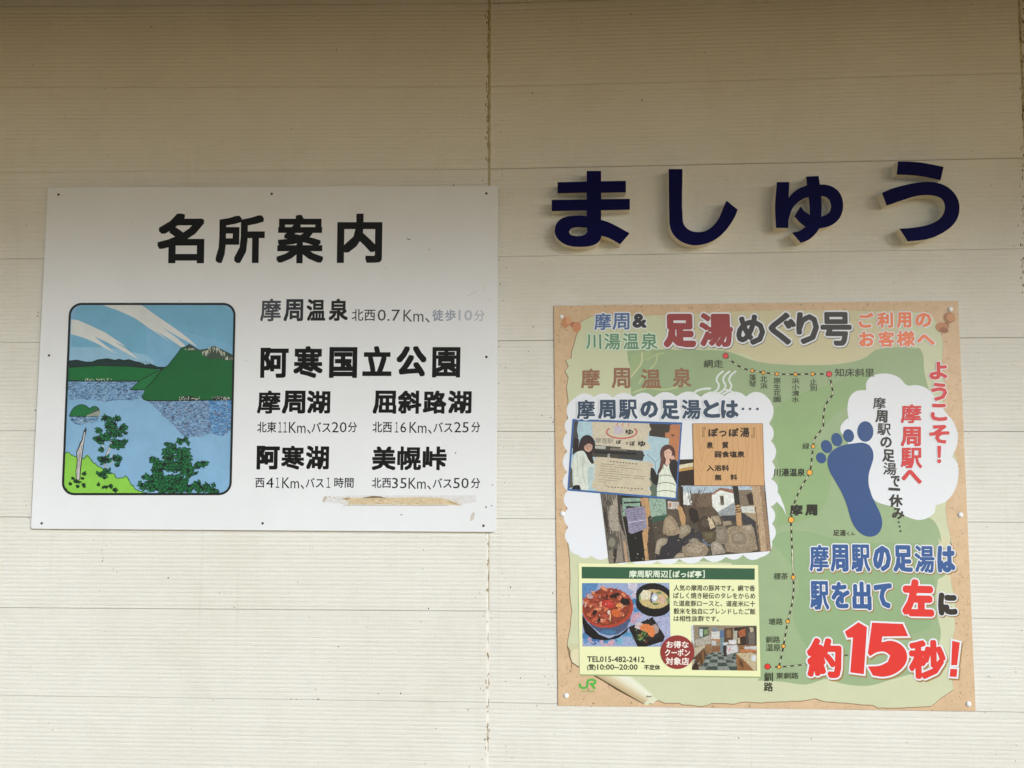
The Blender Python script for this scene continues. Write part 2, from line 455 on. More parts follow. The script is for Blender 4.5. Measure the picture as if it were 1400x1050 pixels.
for x, y in ((80, 266), (371.5, 265), (665, 264.5), (67, 486), (665, 488), (57, 715.5), (359, 715.5), (661, 718.8)):
    screw('screw', x, y, BD, .0034, scr, bd)
INK = (20, 19, 17)
OPT = dict(rough=.4, spec=.22)
HV = K(30, 240, 4); HB = K(340, 240, 3.889); HC = K(340, 480, 3.889)
def bx(k, x0, y0, x1, y1): a = k(x0, y0); b = k(x1, y1); return (a[0], a[1], b[0], b[1])
def brd(name, items, lean=-.02, slope=.004, label=None):
    p = Print(name, bd, BD, OPT)
    ex = []
    WT = {'摩': .68, '周': .92, '湖': .85, '屈': .9, '斜': .85, '路': .85, '阿': 1.1, '寒': .8, '美': .8, '幌': .75, '峠': .85}
    for it in items:
        if len(it[0]) > 2 and it[2] > 1:
            n = len(it[0]); b = it[1]; pw = (b[2]-b[0])/(n-.06*1.0); 
            ex += [(ch, (b[0]+i*pw, b[1], b[0]+i*pw+pw*.94, b[3]), 1.35*WT.get(ch, 1)) for i, ch in enumerate(it[0])]
        else: ex.append(it)
    for it in ex:
        s, b, r = it[:3]; c = it[3] if len(it) > 3 else INK
        p.text(s, b, c, r, 1, slope, lean, sq=r > .5)
    return p.done(label)
brd('heading', [('名', bx(HV, 740, 207, 998, 480), 2.25), ('所', bx(HV, 1060, 217, 1328, 480), 2.2),
                ('案', bx(HB, 148, 208, 398, 467), 2.0), ('内', bx(HB, 470, 202, 710, 465), 2.3)], lean=-.015, slope=0)
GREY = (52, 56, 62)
brd('place_name', [('摩', bx(HB, 62, 655, 172, 775), .65, (72, 76, 84)), ('周', bx(HB, 186, 657, 290, 775), .9, GREY), ('温', bx(HB, 308, 657, 408, 773), .85, (40, 40, 40)), ('泉', bx(HB, 426, 655, 528, 773), .9, (38, 36, 34))], slope=0)  # gloss reflection painted into the ink: first two characters greyer
brd('distance_text', [('北西', bx(HB, 548, 710, 673, 773), .15, (58, 58, 58)), ('0.7', bx(HB, 685, 712, 805, 773), 0, (66, 66, 68)), ('Km、', (551.5, 423.5, 587.5, 441), 0, (84, 84, 88))], slope=0.005)
brd('glare_faded_text', [('徒', bx(HB, 975, 712, 1036, 774), .5, (150, 158, 180)), ('歩', bx(HB, 1044, 712, 1102, 774), .5, (160, 168, 188)), ('10', bx(HB, 1115, 714, 1190, 772), .5, (184, 190, 206)), ('分', bx(HB, 1198, 714, 1255, 775), .45, (190, 194, 206))], slope=0.005, label='bleached pale blue walking time lettering with reflected glare painted in')  # bleached ink, with reflected haze also put into each character's colour
brd('heading', [('阿', bx(HB, 62, 915, 212, 1076), 1.5), ('寒', bx(HB, 238, 907, 394, 1076), 1.4), ('国', bx(HB, 428, 912, 577, 1076), 1.6),
                ('立', bx(HB, 605, 907, 760, 1066), 1.6), ('公', bx(HB, 786, 907, 945, 1068), 1.7), ('園', bx(HB, 976, 912, 1125, 1074), 1.3)], slope=.002)
for nm, b, r in (('摩周湖', bx(HC, 45, 210, 434, 333), 1.25), ('屈斜路湖', bx(HC, 660, 210, 1185, 333), 1.25),
                 ('阿寒湖', bx(HC, 42, 503, 427, 630), 1.25), ('美幌峠', bx(HC, 655, 507, 1052, 633), 1.3)):
    brd('place_name', [(nm, b, r)])
for segs in ((('北東', 45, 375, 147, 433), ('１', 157, 377, 177, 433), ('１', 184, 377, 204, 433), ('Km、', 214, 377, 330, 440), ('バス', 334, 378, 436, 432), ('20', 442, 377, 521, 433), ('分', 528, 377, 576, 432)),
             (('北西', 658, 375, 762, 433), ('１', 778, 377, 796, 433), ('6', 806, 377, 838, 433), ('Km、', 855, 377, 974, 440), ('バス', 982, 378, 1084, 432), ('25', 1092, 377, 1170, 433), ('分', 1184, 377, 1231, 432)),
             (('西', 35, 675, 84, 726), ('4', 93, 672, 132, 727), ('１', 144, 672, 163, 727), ('Km、', 178, 672, 296, 734), ('バス', 303, 674, 400, 726), ('１', 414, 672, 434, 727), ('時間', 455, 672, 558, 727)),
             (('北西', 655, 673, 757, 728), ('35', 762, 674, 840, 730), ('Km、', 850, 674, 970, 737), ('バス', 978, 676, 1080, 728), ('50', 1088, 674, 1170, 730), ('分', 1182, 674, 1231, 730))):
    brd('distance_text', [(s, bx(HC, a, b_, c, d_), .2 if ord(s[0]) > 1000 and s != '１' else 0) for s, a, b_, c, d_ in segs], slope=.005)
# old tape residue and scuffs
p = Print('tape_residue', bd, BD, dict(rough=.7, noise=.12, scale=160))
p.poly(kk(HC, 395, 778, 470, 772, 540, 767, 1210, 767, 1212, 800, 1120, 820, 700, 818, 560, 820, 395, 800), (212, 212, 214), 1)
p.poly(kk(HC, 493, 785, 520, 779, 590, 781, 640, 775, 700, 778, 760, 780, 900, 777, 1020, 780, 1075, 793, 1095, 806, 1135, 822, 1060, 816, 900, 820, 700, 815, 525, 816, 535, 800), (204, 186, 154), 2)
p.poly(kk(HC, 600, 780, 660, 770, 700, 772, 735, 786, 690, 780, 640, 782), (120, 104, 80), 3)
p.poly(kk(HC, 493, 784, 530, 778, 545, 784, 520, 792), (168, 148, 112), 3)
p.poly(kk(HC, 1050, 795, 1095, 805, 1135, 822, 1080, 812), (180, 160, 124), 3)
p.poly(kk(HC, 398, 775, 418, 770, 402, 806, 392, 800), (188, 180, 168), 2)
for _ in range(60):
    x = random.uniform(468, 630); y = 682+random.uniform(-1, 8); l = random.uniform(1, 9)
    p.poly([(x, y), (x+l, y+random.uniform(-.5, .4)), (x+l*1.2, y+.4), (x+.4, y+.7)], random.choice(((184, 162, 126), (214, 200, 172), (196, 176, 142), (222, 212, 190))), 2.3)
for _ in range(26):
    x = random.choice((random.uniform(464, 480), random.uniform(612, 624))); y = 685+random.uniform(-4, 6)
    p.poly([(x, y), (x+random.uniform(2, 7), y+random.uniform(-1, 1.4)), (x+1, y+.9)], random.choice(((204, 190, 162), (190, 170, 136), (214, 212, 208))), 2.4)
p.line([(470, 690.6), (500, 690.9), (560, 691.4), (612, 691)], .5, (120, 106, 84), 2.6)
p.done('torn cream tape remnant under the last distance line')
p = Print('scuff', bd, BD, dict(rough=.6))
for x, y, a, b, c in ((1262, 830, 4, 6, (90, 84, 76)), (1292, 822, 4, 3, (80, 74, 66)), (1100, 541, 3, 6, (120, 118, 116)), (1190, 880, 10, 26, (196, 190, 182)), (812, 870, 8, 3, (150, 150, 152)), (960, 540-1080, 3, 3, (150, 140, 120)),
                      (430, 775, 5, 4, (178, 166, 150)), (452, 780, 4, 3, (178, 166, 150)), (1296, 712, 3, 5, (150, 146, 138)), (850, 338-933+0, 12, 3, (140, 130, 112))):
    q = HC(x, y); p.ell(q[0], q[1], a/3.889, b/3.889, c, 1, .3, 9)
for _ in range(46):
    p.ell(random.uniform(60, 672), random.uniform(265, 718), random.uniform(.2, .6), random.uniform(.2, .7), (150, 140, 120), 1, 0, 6)
p.line([(662, 390), (663, 397)], .8, (200, 196, 186), 1); p.line([(652, 398), (640, 404)], .7, (196, 190, 178), 1)
p.done()['kind'] = 'stuff'

# ---- the printed lake picture
A1 = K(80, 400, 7.5); A2 = K(200, 400, 7.5); A3 = K(80, 540, 7); A4 = K(190, 540, 7)
p = Print('lake_picture', bd, BD, dict(rough=.32, noise=.07, scale=25))
def rrect(l, t, r_, b, rad, lean=0, n=7):
    o = []
    for cx_, cy_, a0 in ((r_-rad, t+rad, -90), (r_-rad, b-rad, 0), (l+rad, b-rad, 90), (l+rad, t+rad, 180)):
        for k in range(n): a = math.radians(a0+90*k/(n-1)); o.append((cx_+rad*math.cos(a), cy_+rad*math.sin(a)))
    return o
def shear(pts):   # the frame narrows to the top and leans
    o = []
    for x, y in pts:
        t = (y-414)/263.0
        xl = 94.5-10.5*t; xr = 322.5-6.0*t; o.append((xl+(x-0)*(xr-xl), y+ .0))
    return o
def frame(e):
    r_ = [(x/228.0, y) for x, y in rrect(e, 414+e, 228-e, 677-e, 17-e)]
    return shear(r_)
BLK = (24, 26, 22)
p.poly(frame(0), BLK, 1)
inner = frame(3)
SKY = (126, 172, 200)
p.poly(inner, (128, 172, 208), 2)
IN = [(96, 417), (320, 417), (314.5, 674), (86.5, 674)]
p.clip = IN
def safe(pts):  # crude: keep the rounded corners free
    return pts
# sky tones
p.poly([(99, 440), (103, 425), (112, 418), (319-18, 418), (317, 424), (319, 440), (319, 490), (97, 490)], (112, 168, 200), 3)
p.poly(kk(A2, 0, 250, 300, 380, 700, 480, 895, 560, 890, 700, 0, 800), (120, 172, 206), 4)
p.poly(kk(A1, 120, 560, 500, 560, 900, 640, 975, 700, 975, 800, 110, 760), (142, 184, 212), 4)
WC = (206, 210, 210)
p.poly(kk(A1, 130, 275, 200, 283, 330, 340, 480, 410, 600, 490, 700, 560, 560, 500, 700, 580, 830, 690, 640, 590, 500, 510, 370, 450, 440, 510, 590, 625, 480, 570, 370, 510, 250, 460, 125, 425), WC, 5)
p.poly(kk(A1, 450, 127, 850, 127, 975, 215, 975, 385, 870, 310, 740, 240, 600, 180), WC, 5)
p.poly(kk(A2, -90, 127, 0, 165, 160, 275, 300, 370, 420, 460, 530, 560, 500, 545, 360, 470, 150, 350, 320, 470, 400, 545, 360, 560, 230, 470, 90, 390, 265, 520, 130, 430, 0, 345, -90, 280), WC, 6)
# distant hills
p.poly(kk(A1, 105, 697, 190, 688, 280, 708, 340, 708, 400, 685, 500, 673, 580, 690, 620, 678, 670, 692, 720, 682, 790, 705, 830, 710, 890, 738, 940, 730, 975, 742, 975, 775, 700, 755, 400, 750, 108, 770), (24, 44, 40), 7)
p.poly(kk(A2, 0, 740, 45, 730, 120, 760, 200, 762, 180, 790, 0, 785), (24, 44, 40), 7)
GRN = (24, 104, 50)
p.poly(kk(A1, 106, 768, 400, 748, 700, 752, 975, 778, 1060, 800, 1000, 880, 975, 905, 98, 905), GRN, 8)
p.line(kk(A1, 106, 768, 400, 749, 700, 754, 975, 780, 1080, 790), .9, BLK, 9)
# textured water bands
def dashes(reg, n, cols, layer, ln=2.0):
    P, T = tess([reg]); ar = []
    for t in T:
        a, b, c = (P[i] for i in t); ar.append(abs((b[0]-a[0])*(c[1]-a[1])-(b[1]-a[1])*(c[0]-a[0])))
    for _ in range(n):
        a, b, c = (P[i] for i in random.choices(T, ar)[0]); u, v_ = random.random(), random.random()
        if u+v_ > 1: u, v_ = 1-u, 1-v_
        x = a[0]+u*(b[0]-a[0])+v_*(c[0]-a[0]); y = a[1]+u*(b[1]-a[1])+v_*(c[1]-a[1])
        l = random.uniform(.5, 1)*ln; an = random.gauss(0, .45)
        p.line([(x-l*math.cos(an), y-l*math.sin(an)), (x+l*math.cos(an), y+l*math.sin(an))], random.uniform(.4, .65), random.choice(cols), layer+random.choice((0, .2, .4)))
band1 = kk(A1, 98, 912, 860, 912, 735, 995, 900, 1000, 870, 1050) + kk(A3, 800, 20, 700, 50, 560, 50, 430, 65, 330, 50, 240, 40, 95, 50)
p.poly(band1, (110, 150, 190), 7)
dashes(band1, 640, [(40, 60, 92), (34, 50, 78), (160, 190, 216)], 7.5)
band2 = kk(A4, 90, 55, 885, 52, 882, 330, 790, 395, 700, 365, 600, 395, 430, 400, 330, 290, 220, 190, 130, 90)
p.poly(band2, (112, 150, 190), 7)
p.poly(kk(A4, 660, 55, 885, 52, 878, 330, 780, 390, 700, 365), (84, 144, 198), 7.25)
dashes(band2, 1300, [(40, 62, 96), (36, 54, 84), (158, 188, 214), (120, 110, 130)], 7.5)
# right mountain
MT = kk(A2, -10, 985, 50, 930, 110, 850, 160, 790, 225, 745, 260, 700, 300, 650, 345, 590, 355, 570, 400, 560, 440, 530, 480, 555, 540, 590, 620, 580, 695, 550, 790, 595, 880, 640, 890, 640, 890, 1050) + kk(A4, 892, 48, 600, 50, 330, 55, 80, 55, 40, 38, 30, 10)
p.poly(MT, (22, 96, 46), 10)
p.poly(kk(A1, 735, 995, 830, 910, 975, 830, 1060, 790, 1080, 800, 975, 930, 905, 1000), (30, 110, 58), 9.5)
p.line(kk(A1, 735, 995, 830, 905, 975, 826, 1060, 785, 1100, 765), 1.0, BLK, 9.8); p.line(kk(A1, 733, 996, 905, 998), 1.3, BLK, 9.8)
p.line(kk(A1, 98, 905, 830, 908), 1.5, BLK, 9)
p.line(MT[:20], 1.1, BLK, 11); p.line(MT[-7:], 1.3, BLK, 11)
rock = kk(A2, 400, 565, 440, 535, 480, 558, 540, 590, 620, 583, 695, 553, 790, 598, 885, 645, 890, 700, 820, 695, 740, 675, 650, 685, 600, 650, 560, 615, 530, 595, 440, 597)
p.poly(rock, (60, 74, 62), 12)
for k in range(90):
    a = rock[0]; x = random.uniform(253, 318); 
    ytop = 474 + (4 if x < 262 else 0) + abs(x-292)*.22 - (3 if 285 < x < 300 else 0) + 2; yb = ytop+random.uniform(2, 9)
    if x < 276: ytop, yb = 475.5, 478.5
    if x > 308: ytop, yb = 487, 492
    if 268 < x < 275: continue
    p.line([(x, ytop+random.uniform(0, 3)), (x+random.uniform(-.5, .8), yb)], .55, (196, 200, 186), 13)
for x0_, x1_, y_ in ((300, 520, 902), (), ())[:1]:
    for _ in range(26):
        q = A1(random.uniform(265, 545), random.uniform(876, 896)); p.line([q, (q[0]+random.uniform(-1, 1), q[1]+1.4)], .7, (206, 206, 194), 10)
for a, b in ((375, 590), (690, 880)):
    p.poly(kk(A4, a, 45, a+30, 20, (a+b)/2, 5, b-30, 25, b, 48), (30, 44, 34), 11.5)
    for _ in range(34):
        q = A4(random.uniform(a+10, b-10), random.uniform(12, 44)); p.line([q, (q[0]+.4, q[1]+1.5)], .6, (200, 206, 194), 12.5)
# islet
isl = kk(A3, 103, 205, 115, 170, 150, 120, 215, 92, 265, 105, 295, 130, 345, 108, 380, 125, 395, 165, 390, 205)
p.poly(isl, (30, 108, 58), 9, smooth=60); p.line(isl, .9, BLK, 10, smooth=60, closed=True)
p.poly(kk(A3, 240, 200, 300, 185, 350, 135, 385, 135, 390, 205), (70, 84, 76), 9.6)
for x in range(270, 392, 11): p.line(kk(A3, x, 205, x+8, 205-(x-240)*.4), .6, (206, 208, 198), 10)
isw = kk(A3, 110, 210, 390, 210, 370, 250, 330, 270, 270, 262, 215, 292, 160, 280, 125, 245)
p.poly(isw, (112, 152, 190), 8.5); dashes(isw, 90, [(30, 44, 66), (30, 44, 66), (170, 196, 214)], 9, 2.4)
# meadow
MD = kk(A3, 60, 560, 85, 548, 110, 560, 130, 580, 165, 590, 190, 590, 240, 612, 270, 578, 300, 610, 335, 650, 385, 685, 410, 700, 490, 745, 530, 750, 550, 790, 610, 800, 640, 775, 665, 800, 690, 850, 715, 870, 740, 905, 790, 925, 850, 935, 850, 942, 130, 942, 95, 925, 62, 880, 48, 820)
p.poly(MD, (134, 196, 74), 9)
edge = []
for (x, y), (x2, y2) in zip(MD[:26], MD[1:27]):
    for k in range(3): edge.append((x+(x2-x)*k/3+random.uniform(-.5, .5), y+(y2-y)*k/3+random.uniform(-.8, .8)))
p.line(edge, 1.0, (28, 50, 34), 10)
for x_, y_ in edge[2:-6:2]:
    a = random.uniform(-2.6, -.5); l = random.uniform(1.4, 2.8)
    p.poly([(x_-.9, y_+.6), (x_+l*math.cos(a)-.6, y_+l*math.sin(a)), (x_+1.1, y_+.6)], (28, 50, 34), 9.4); p.poly([(x_-.5, y_+.9), (x_+l*.6*math.cos(a), y_+l*.6*math.sin(a)), (x_+.7, y_+.9)], (124, 186, 76), 10.4)
for (x1_, y1_, x2_, y2_) in ((500, 470, 560, 430), (470, 560, 510, 510), (480, 600, 545, 560)): p.line(kk(A3, x1_, y1_, x2_, y2_), .7, (196, 196, 192), 12.3)
for x_ in range(110, 960, 34): p.line(kk(A1, x_, 712+random.uniform(-10, 10), x_+26, 742), .5, (44, 72, 64), 7.6)
p.poly(kk(A3, 240, 610, 255, 580, 275, 570, 300, 585, 305, 610, 280, 600), (120, 176, 80), 9.6)
# broken trunk
p.poly(kk(A3, 265, 303, 268, 340, 250, 420, 240, 500, 225, 620, 212, 740, 208, 812, 172, 818, 163, 735, 175, 640, 170, 540, 190, 500, 205, 455, 222, 430, 238, 350), (30, 32, 32), 12)
p.poly(kk(A3, 255, 350, 250, 400, 236, 470, 226, 540, 212, 640, 202, 740, 200, 808, 178, 812, 170, 735, 184, 640, 180, 545, 200, 505, 215, 465, 232, 430, 244, 360), (196, 194, 196), 13)
for s in ((200, 520, 190, 640), (222, 480, 208, 600), (186, 660, 180, 780), (204, 560, 196, 700)): p.line(kk(A3, *s), .6, (90, 90, 94), 14)
# leafy trees: dark mass with single leaves
def leaves(cl, n, cols, layer, size=2.0, dark=True):
    if dark:
        for cx_, cy_, rx, ry in cl:
            pts = []
            m_ = 22
            for i in range(m_):
                a = 2*math.pi*i/m_; k_ = .86+(.22 if i % 2 else -.12)+random.uniform(-.12, .14); pts.append((cx_+rx*k_*math.cos(a), cy_+ry*k_*math.sin(a)))
            p.poly(pts, (16, 34, 26), layer)
    tot = sum(c[2]*c[3] for c in cl)
    for cx_, cy_, rx, ry in cl:
        for _ in range(int(n*rx*ry/tot)):
            a = random.uniform(0, 6.28); q = math.sqrt(random.random())*1.08; x, y = cx_+rx*q*math.cos(a), cy_+ry*q*math.sin(a)
            s = size*random.uniform(.6, 1.1); an = random.uniform(0, 6.28); c_, s_ = math.cos(an)*s, math.sin(an)*s
            l0 = layer+.3+random.randrange(4)*.9
            def leaf(k, cc, ll): p.poly([(x-c_*k, y-s_*k), (x-s_*.55*k-c_*.2*k, y+c_*.55*k-s_*.2*k), (x+c_*.3*k-s_*.4*k, y+s_*.3*k+c_*.4*k), (x+c_*k, y+s_*k), (x+s_*.5*k, y-c_*.5*k)], cc, ll)
            leaf(1.38, (16, 34, 26), l0); leaf(.95, random.choice(cols), l0+.35)
def cl(k, s, *c): return [(*k(c[i], c[i+1]), c[i+2]/s, c[i+3]/s) for i in range(0, len(c), 4)]
G2 = [(28, 108, 60), (34, 116, 66), (24, 96, 54)]
p.line(kk(A3, 445, 760, 447, 640, 460, 570, 510, 450, 520, 420), 2.2, (30, 36, 34), 12); p.line(kk(A3, 445, 755, 447, 640, 462, 570, 508, 455), 1.4, (204, 204, 200), 12.5)
p.line(kk(A3, 455, 700, 520, 640, 570, 600), 1.0, (170, 172, 170), 12.2); p.line(kk(A3, 440, 520, 420, 470), 1, (200, 200, 196), 12.2)
leaves(cl(A3, 7, 455, 225, 48, 32, 560, 230, 38, 28, 500, 290, 70, 50, 610, 320, 38, 34, 390, 340, 34, 30, 545, 370, 60, 40, 640, 365, 26, 18, 400, 425, 60, 36, 460, 400, 50, 36, 560, 470, 66, 50, 625, 455, 30, 34, 415, 525, 26, 28,
           440, 620, 56, 36, 560, 608, 52, 34, 562, 672, 26, 20, 420, 760, 50, 30, 460, 735, 34, 26, 440, 790, 24, 20), 170, G2, 13, 3.0)
leaves(cl(A3, 7, 245, 755, 26, 18, 140, 800, 20, 14, 115, 850, 16, 16, 185, 875, 18, 18, 245, 865, 18, 26, 175, 830, 36, 16, 230, 800, 18, 14, 380, 860, 18, 16, 450, 880, 30, 16, 500, 870, 24, 20, 540, 910, 28, 18), 46, [(26, 70, 36)], 12, 2)
leaves(cl(A4, 7, 270, 470, 28, 22, 320, 480, 26, 22, 395, 440, 32, 28, 440, 430, 28, 26, 470, 455, 22, 14, 235, 525, 18, 16, 320, 530, 60, 40, 420, 540, 70, 40, 290, 590, 70, 50, 430, 600, 74, 60, 130, 610, 38, 26, 180, 650, 44, 24,
           250, 680, 100, 46, 400, 690, 110, 60, 180, 720, 60, 40, 560, 680, 36, 30, 620, 655, 50, 30, 480, 740, 50, 50, 540, 750, 20, 18, 60, 785, 44, 24, 150, 790, 60, 36, 200, 830, 130, 60, 340, 820, 120, 60, 20, 860, 28, 30, 30, 895, 22, 16, 130, 880, 90, 50,
           300, 895, 160, 44, 450, 890, 80, 44, 560, 860, 44, 40, 590, 900, 60, 34, 650, 880, 40, 36, 715, 862, 22, 18, 700, 915, 50, 24, 750, 930, 24, 14), 520, G2, 14, 3.1)
p.clip = None
# redraw the black frame over everything that reaches it
fo, fi = frame(0), frame(3.0)
for a in range(len(fo)):
    b = (a+1) % len(fo)
    p.add([fo[a], fo[b], fi[b], fi[a]], [(0, 1, 2, 3)], mat(BLK, **p.opt), BD+18*LAY)
# white corners outside the rounded frame
Wm = mat((226, 228, 230), .32)
p.done()

# ================================================================== RAISED KANA
navy = mat((11, 14, 70), .6, .12, 40, .07); side = mat((228, 226, 220), .6, .08, 50)
C1 = K(740, 200, 4.667); C2 = K(1030, 200, 4.667)
LD = .037
def kana(shapes, label, at):
    X, Z = W(*at); t = thing('raised_letter', label, 'letter', (X, 0, Z), 'raised kana of the station name')
    for outer, hole in shapes:
        o_ = smooth_loop(outer, 38); h_ = smooth_loop(hole, 50) if hole else None
        loops = [[W(x, y, LD) for x, y in l] for l in ([o_, h_] if h_ else [o_])]
        P, T = tess(loops)
        mesh_obj('face', [(x, -LD-.0012, z) for x, z in P] + [(x, -LD, z) for x, z in P], list(T), [navy], None, t)
        v = []; f = []
        for l in loops:
            k = len(v); n = len(l); v += [(x, -LD-.0012, z) for x, z in l] + [(x, -LD, z) for x, z in l] 
            for i in range(n): j = (i+1) % n; f.append((k+i, k+j, k+n+j, k+n+i))
        mesh_obj('face_rim', v, f, [navy], None, t)
        v = []; f = []
        for l in loops:
            k = len(v); n = len(l); v += [(x, -LD, z) for x, z in l] + [(x, .003, z) for x, z in l]
            for i in range(n): j = (i+1) % n; f.append((k+i, k+j, k+n+j, k+n+i))
        mesh_obj('side_wall', v, f, [side], None, t)
    return t
kana([(kk(C1, 290, 158, 382, 158, 382, 224, 540, 221, 540, 294, 382, 297, 382, 338, 565, 336, 565, 405, 382, 409, 382, 470, 430, 485, 500, 520, 564, 556, 503, 626, 470, 606, 430, 585, 384, 571, 380, 590, 365, 612, 335, 630, 290, 640,
              240, 642, 190, 638, 140, 620, 110, 597, 92, 570, 86, 540, 92, 505, 115, 472, 150, 453, 200, 444, 250, 443, 290, 446, 290, 410, 67, 414, 67, 343, 290, 340, 290, 297, 104, 300, 104, 230, 290, 226),
       kk(C1, 290, 520, 220, 518, 190, 527, 176, 545, 185, 562, 210, 572, 240, 574, 268, 568, 288, 555, 293, 540))],
     'navy raised kana with two crossbars and a loop, first of the station name', (808, 286))
kana([(kk(C1, 813, 146, 901, 146, 903, 470, 908, 495, 925, 520, 955, 540, 1000, 548, 1040, 543, 1080, 522, 1110, 492, 1135, 455, 1158, 400, 1182, 347, 1253, 405, 1235, 450, 1205, 500, 1170, 545, 1125, 585, 1075, 613, 1030, 627, 975, 632,
              925, 622, 880, 600, 850, 572, 830, 540, 819, 500, 817, 460), None)],
     'navy raised hook-shaped kana sweeping up to the right, second of the station name', (960, 285))
kana([(kk(C2, 150, 229, 229, 229, 224, 330, 250, 300, 290, 270, 342, 250, 337, 194, 415, 190, 424, 245, 455, 245, 500, 257, 540, 285, 563, 325, 572, 375, 565, 425, 545, 465, 510, 497, 470, 515, 420, 525, 395, 560, 360, 592, 330, 607, 302, 616,
              246, 552, 295, 540, 332, 514, 300, 490, 262, 447, 300, 385, 325, 415, 360, 438, 358, 380, 352, 325, 320, 335, 285, 358, 250, 395, 232, 440, 224, 470, 222, 521, 144, 521, 138, 380),
       kk(C2, 431, 318, 460, 322, 485, 345, 495, 380, 488, 415, 465, 437, 433, 448, 434, 380))],
     'smaller navy raised kana with a pierced round bowl, third of the station name', (1105, 285))
kana([(kk(C2, 922, 98, 1000, 99, 1070, 105, 1213, 132, 1193, 217, 1090, 195, 1000, 184, 914, 181), None),
      (kk(C2, 820, 298, 880, 272, 950, 252, 1030, 235, 1110, 228, 1180, 236, 1240, 262, 1285, 305, 1308, 350, 1314, 400, 1305, 450, 1275, 500, 1220, 545, 1150, 580, 1080, 598, 985, 607, 932, 526, 1000, 522, 1080, 510, 1140, 492, 1190, 462, 1213, 430,
              1222, 390, 1212, 350, 1190, 328, 1150, 315, 1090, 312, 1030, 320, 950, 345, 850, 379), None)],
     'navy raised two-stroke kana with open bowl, last of the station name', (1260, 275))
# ================================================================== POSTER
PX, PZ = W(1040, 690)
ps = thing('poster', 'cork-patterned foot bath route map poster with big blue footprint, below the raised kana', 'poster', (PX, 0, PZ))
P0, PD = .0012, .0030
A = K(770, 565, 8.75); B = K(850, 565, 8.755); C = K(820, 660, 9.13); D = K(930, 610, 6.777)
E = K(790, 790, 10.37); Fk = K(900, 845, 10); G = K(770, 880, 10.77); Hk = K(940, 570, 10.5)
K3 = K(745, 400, 4.667); K4 = K(1035, 400, 4.667); K5 = K(745, 570, 4.2424); K6 = K(1035, 570, 4.516); K7 = K(745, 760, 4.375); K8 = K(1035, 720, 4.0387)
PO = dict(rough=.42, spec=.4)
def cork_mat():
    M = bpy.data.materials.new('cork_print'); M.use_nodes = True; t = M.node_tree; b = t.nodes['Principled BSDF']; N = t.nodes.new; L = t.links.new
    b.inputs['Roughness'].default_value = .42; b.inputs['Specular IOR Level'].default_value = .4
    g_ = N('ShaderNodeNewGeometry'); n = N('ShaderNodeTexNoise'); n.inputs['Scale'].default_value = 26; n.inputs['Detail'].default_value = 8; n.inputs['Roughness'].default_value = .75
    L(g_.outputs['Position'], n.inputs['Vector']); r = N('ShaderNodeValToRGB'); e = r.color_ramp.elements
    e[0].position = .3; e[0].color = (lin(196)*.98, lin(168)*.98, lin(134)*.98, 1); e[1].position = .7; e[1].color = (lin(216)*.98, lin(188)*.98, lin(156)*.98, 1)
    L(n.outputs['Fac'], r.inputs[0])
    n2 = N('ShaderNodeTexNoise'); n2.inputs['Scale'].default_value = 130; n2.inputs['Detail'].default_value = 3; n2.inputs['Roughness'].default_value = .6; L(g_.outputs['Position'], n2.inputs['Vector'])
    r2 = N('ShaderNodeMapRange'); r2.inputs[1].default_value = .62; r2.inputs[2].default_value = .74; L(n2.outputs['Fac'], r2.inputs[0])
    x = N('ShaderNodeMix'); x.data_type = 'RGBA'; x.inputs[7].default_value = (.26, .18, .12, 1); L(r2.outputs[0], x.inputs[0]); L(r.outputs[0], x.inputs[6]); L(x.outputs[2], b.inputs['Base Color'])
    return M
slab('paper', [(757, 418), (1310, 411), (1334, 972.5), (763, 965)], P0, PD, cork_mat(), ps, bev=.0003)

# ---- torn map paper
p = Print('torn_paper', ps, PD, dict(PO, noise=.035, scale=14))
PAPER = (198, 204, 172)
top = kk(K3, 230, 190, 262, 168, 310, 148, 420, 150, 560, 146, 660, 146, 760, 140, 1000, 130, 1300, 128) + kk(K4, 0, 115, 300, 118, 600, 116, 900, 118, 1100, 130, 1150, 200, 1175, 280, 1188, 330, 1180, 480, 1195, 600, 1190, 700, 1205, 800)
right = kk(K6, 1240, 300, 1165, 545, 1165, 600, 1172, 650, 1195, 740, 1205, 800) + kk(K8, 1065, 60, 1070, 170, 1062, 230, 1075, 330, 1100, 420, 1090, 500, 1095, 560, 1078, 640, 1080, 700, 1086, 780, 1078, 850, 1086, 900, 1020, 945, 960, 990, 800, 1000, 670, 1000, 640, 985, 500, 975, 370, 965, 325, 948, 240, 960, 0, 972)
bott = kk(K7, 1200, 870, 1130, 885, 1000, 880, 950, 898, 830, 890, 800, 880, 720, 880, 680, 865, 650, 870, 630, 885, 290, 710, 165, 635, 150, 600, 135, 540, 150, 440, 165, 330, 150, 230, 155, 130, 150, 45)
left = kk(K5, 150, 850, 135, 740, 128, 480, 128, 200) + kk(K3, 150, 690, 140, 610, 150, 540, 132, 500, 150, 470, 135, 430, 170, 420, 172, 380, 190, 330, 198, 280, 215, 240)
out_ = top+right+bott+left
def rough(pts, a=.5, step=6):
    o = []
    for i in range(len(pts)):
        q, r_ = pts[i], pts[(i+1) % len(pts)]; n = max(1, int(math.hypot(r_[0]-q[0], r_[1]-q[1])/step))
        for k in range(n): o.append((q[0]+(r_[0]-q[0])*k/n+random.uniform(-a, a), q[1]+(r_[1]-q[1])*k/n+random.uniform(-a, a)))
    return o
out_ = rough(out_)
p.line([(x-.5, y+.5) for x, y in out_], 1.6, (150, 122, 96), 1, closed=True)
p.poly(out_, PAPER, 2)
p.poly(kk(K7, 155, 700, 160, 560, 175, 552, 260, 590, 620, 860, 640, 885, 165, 640), (150, 118, 90), 1)
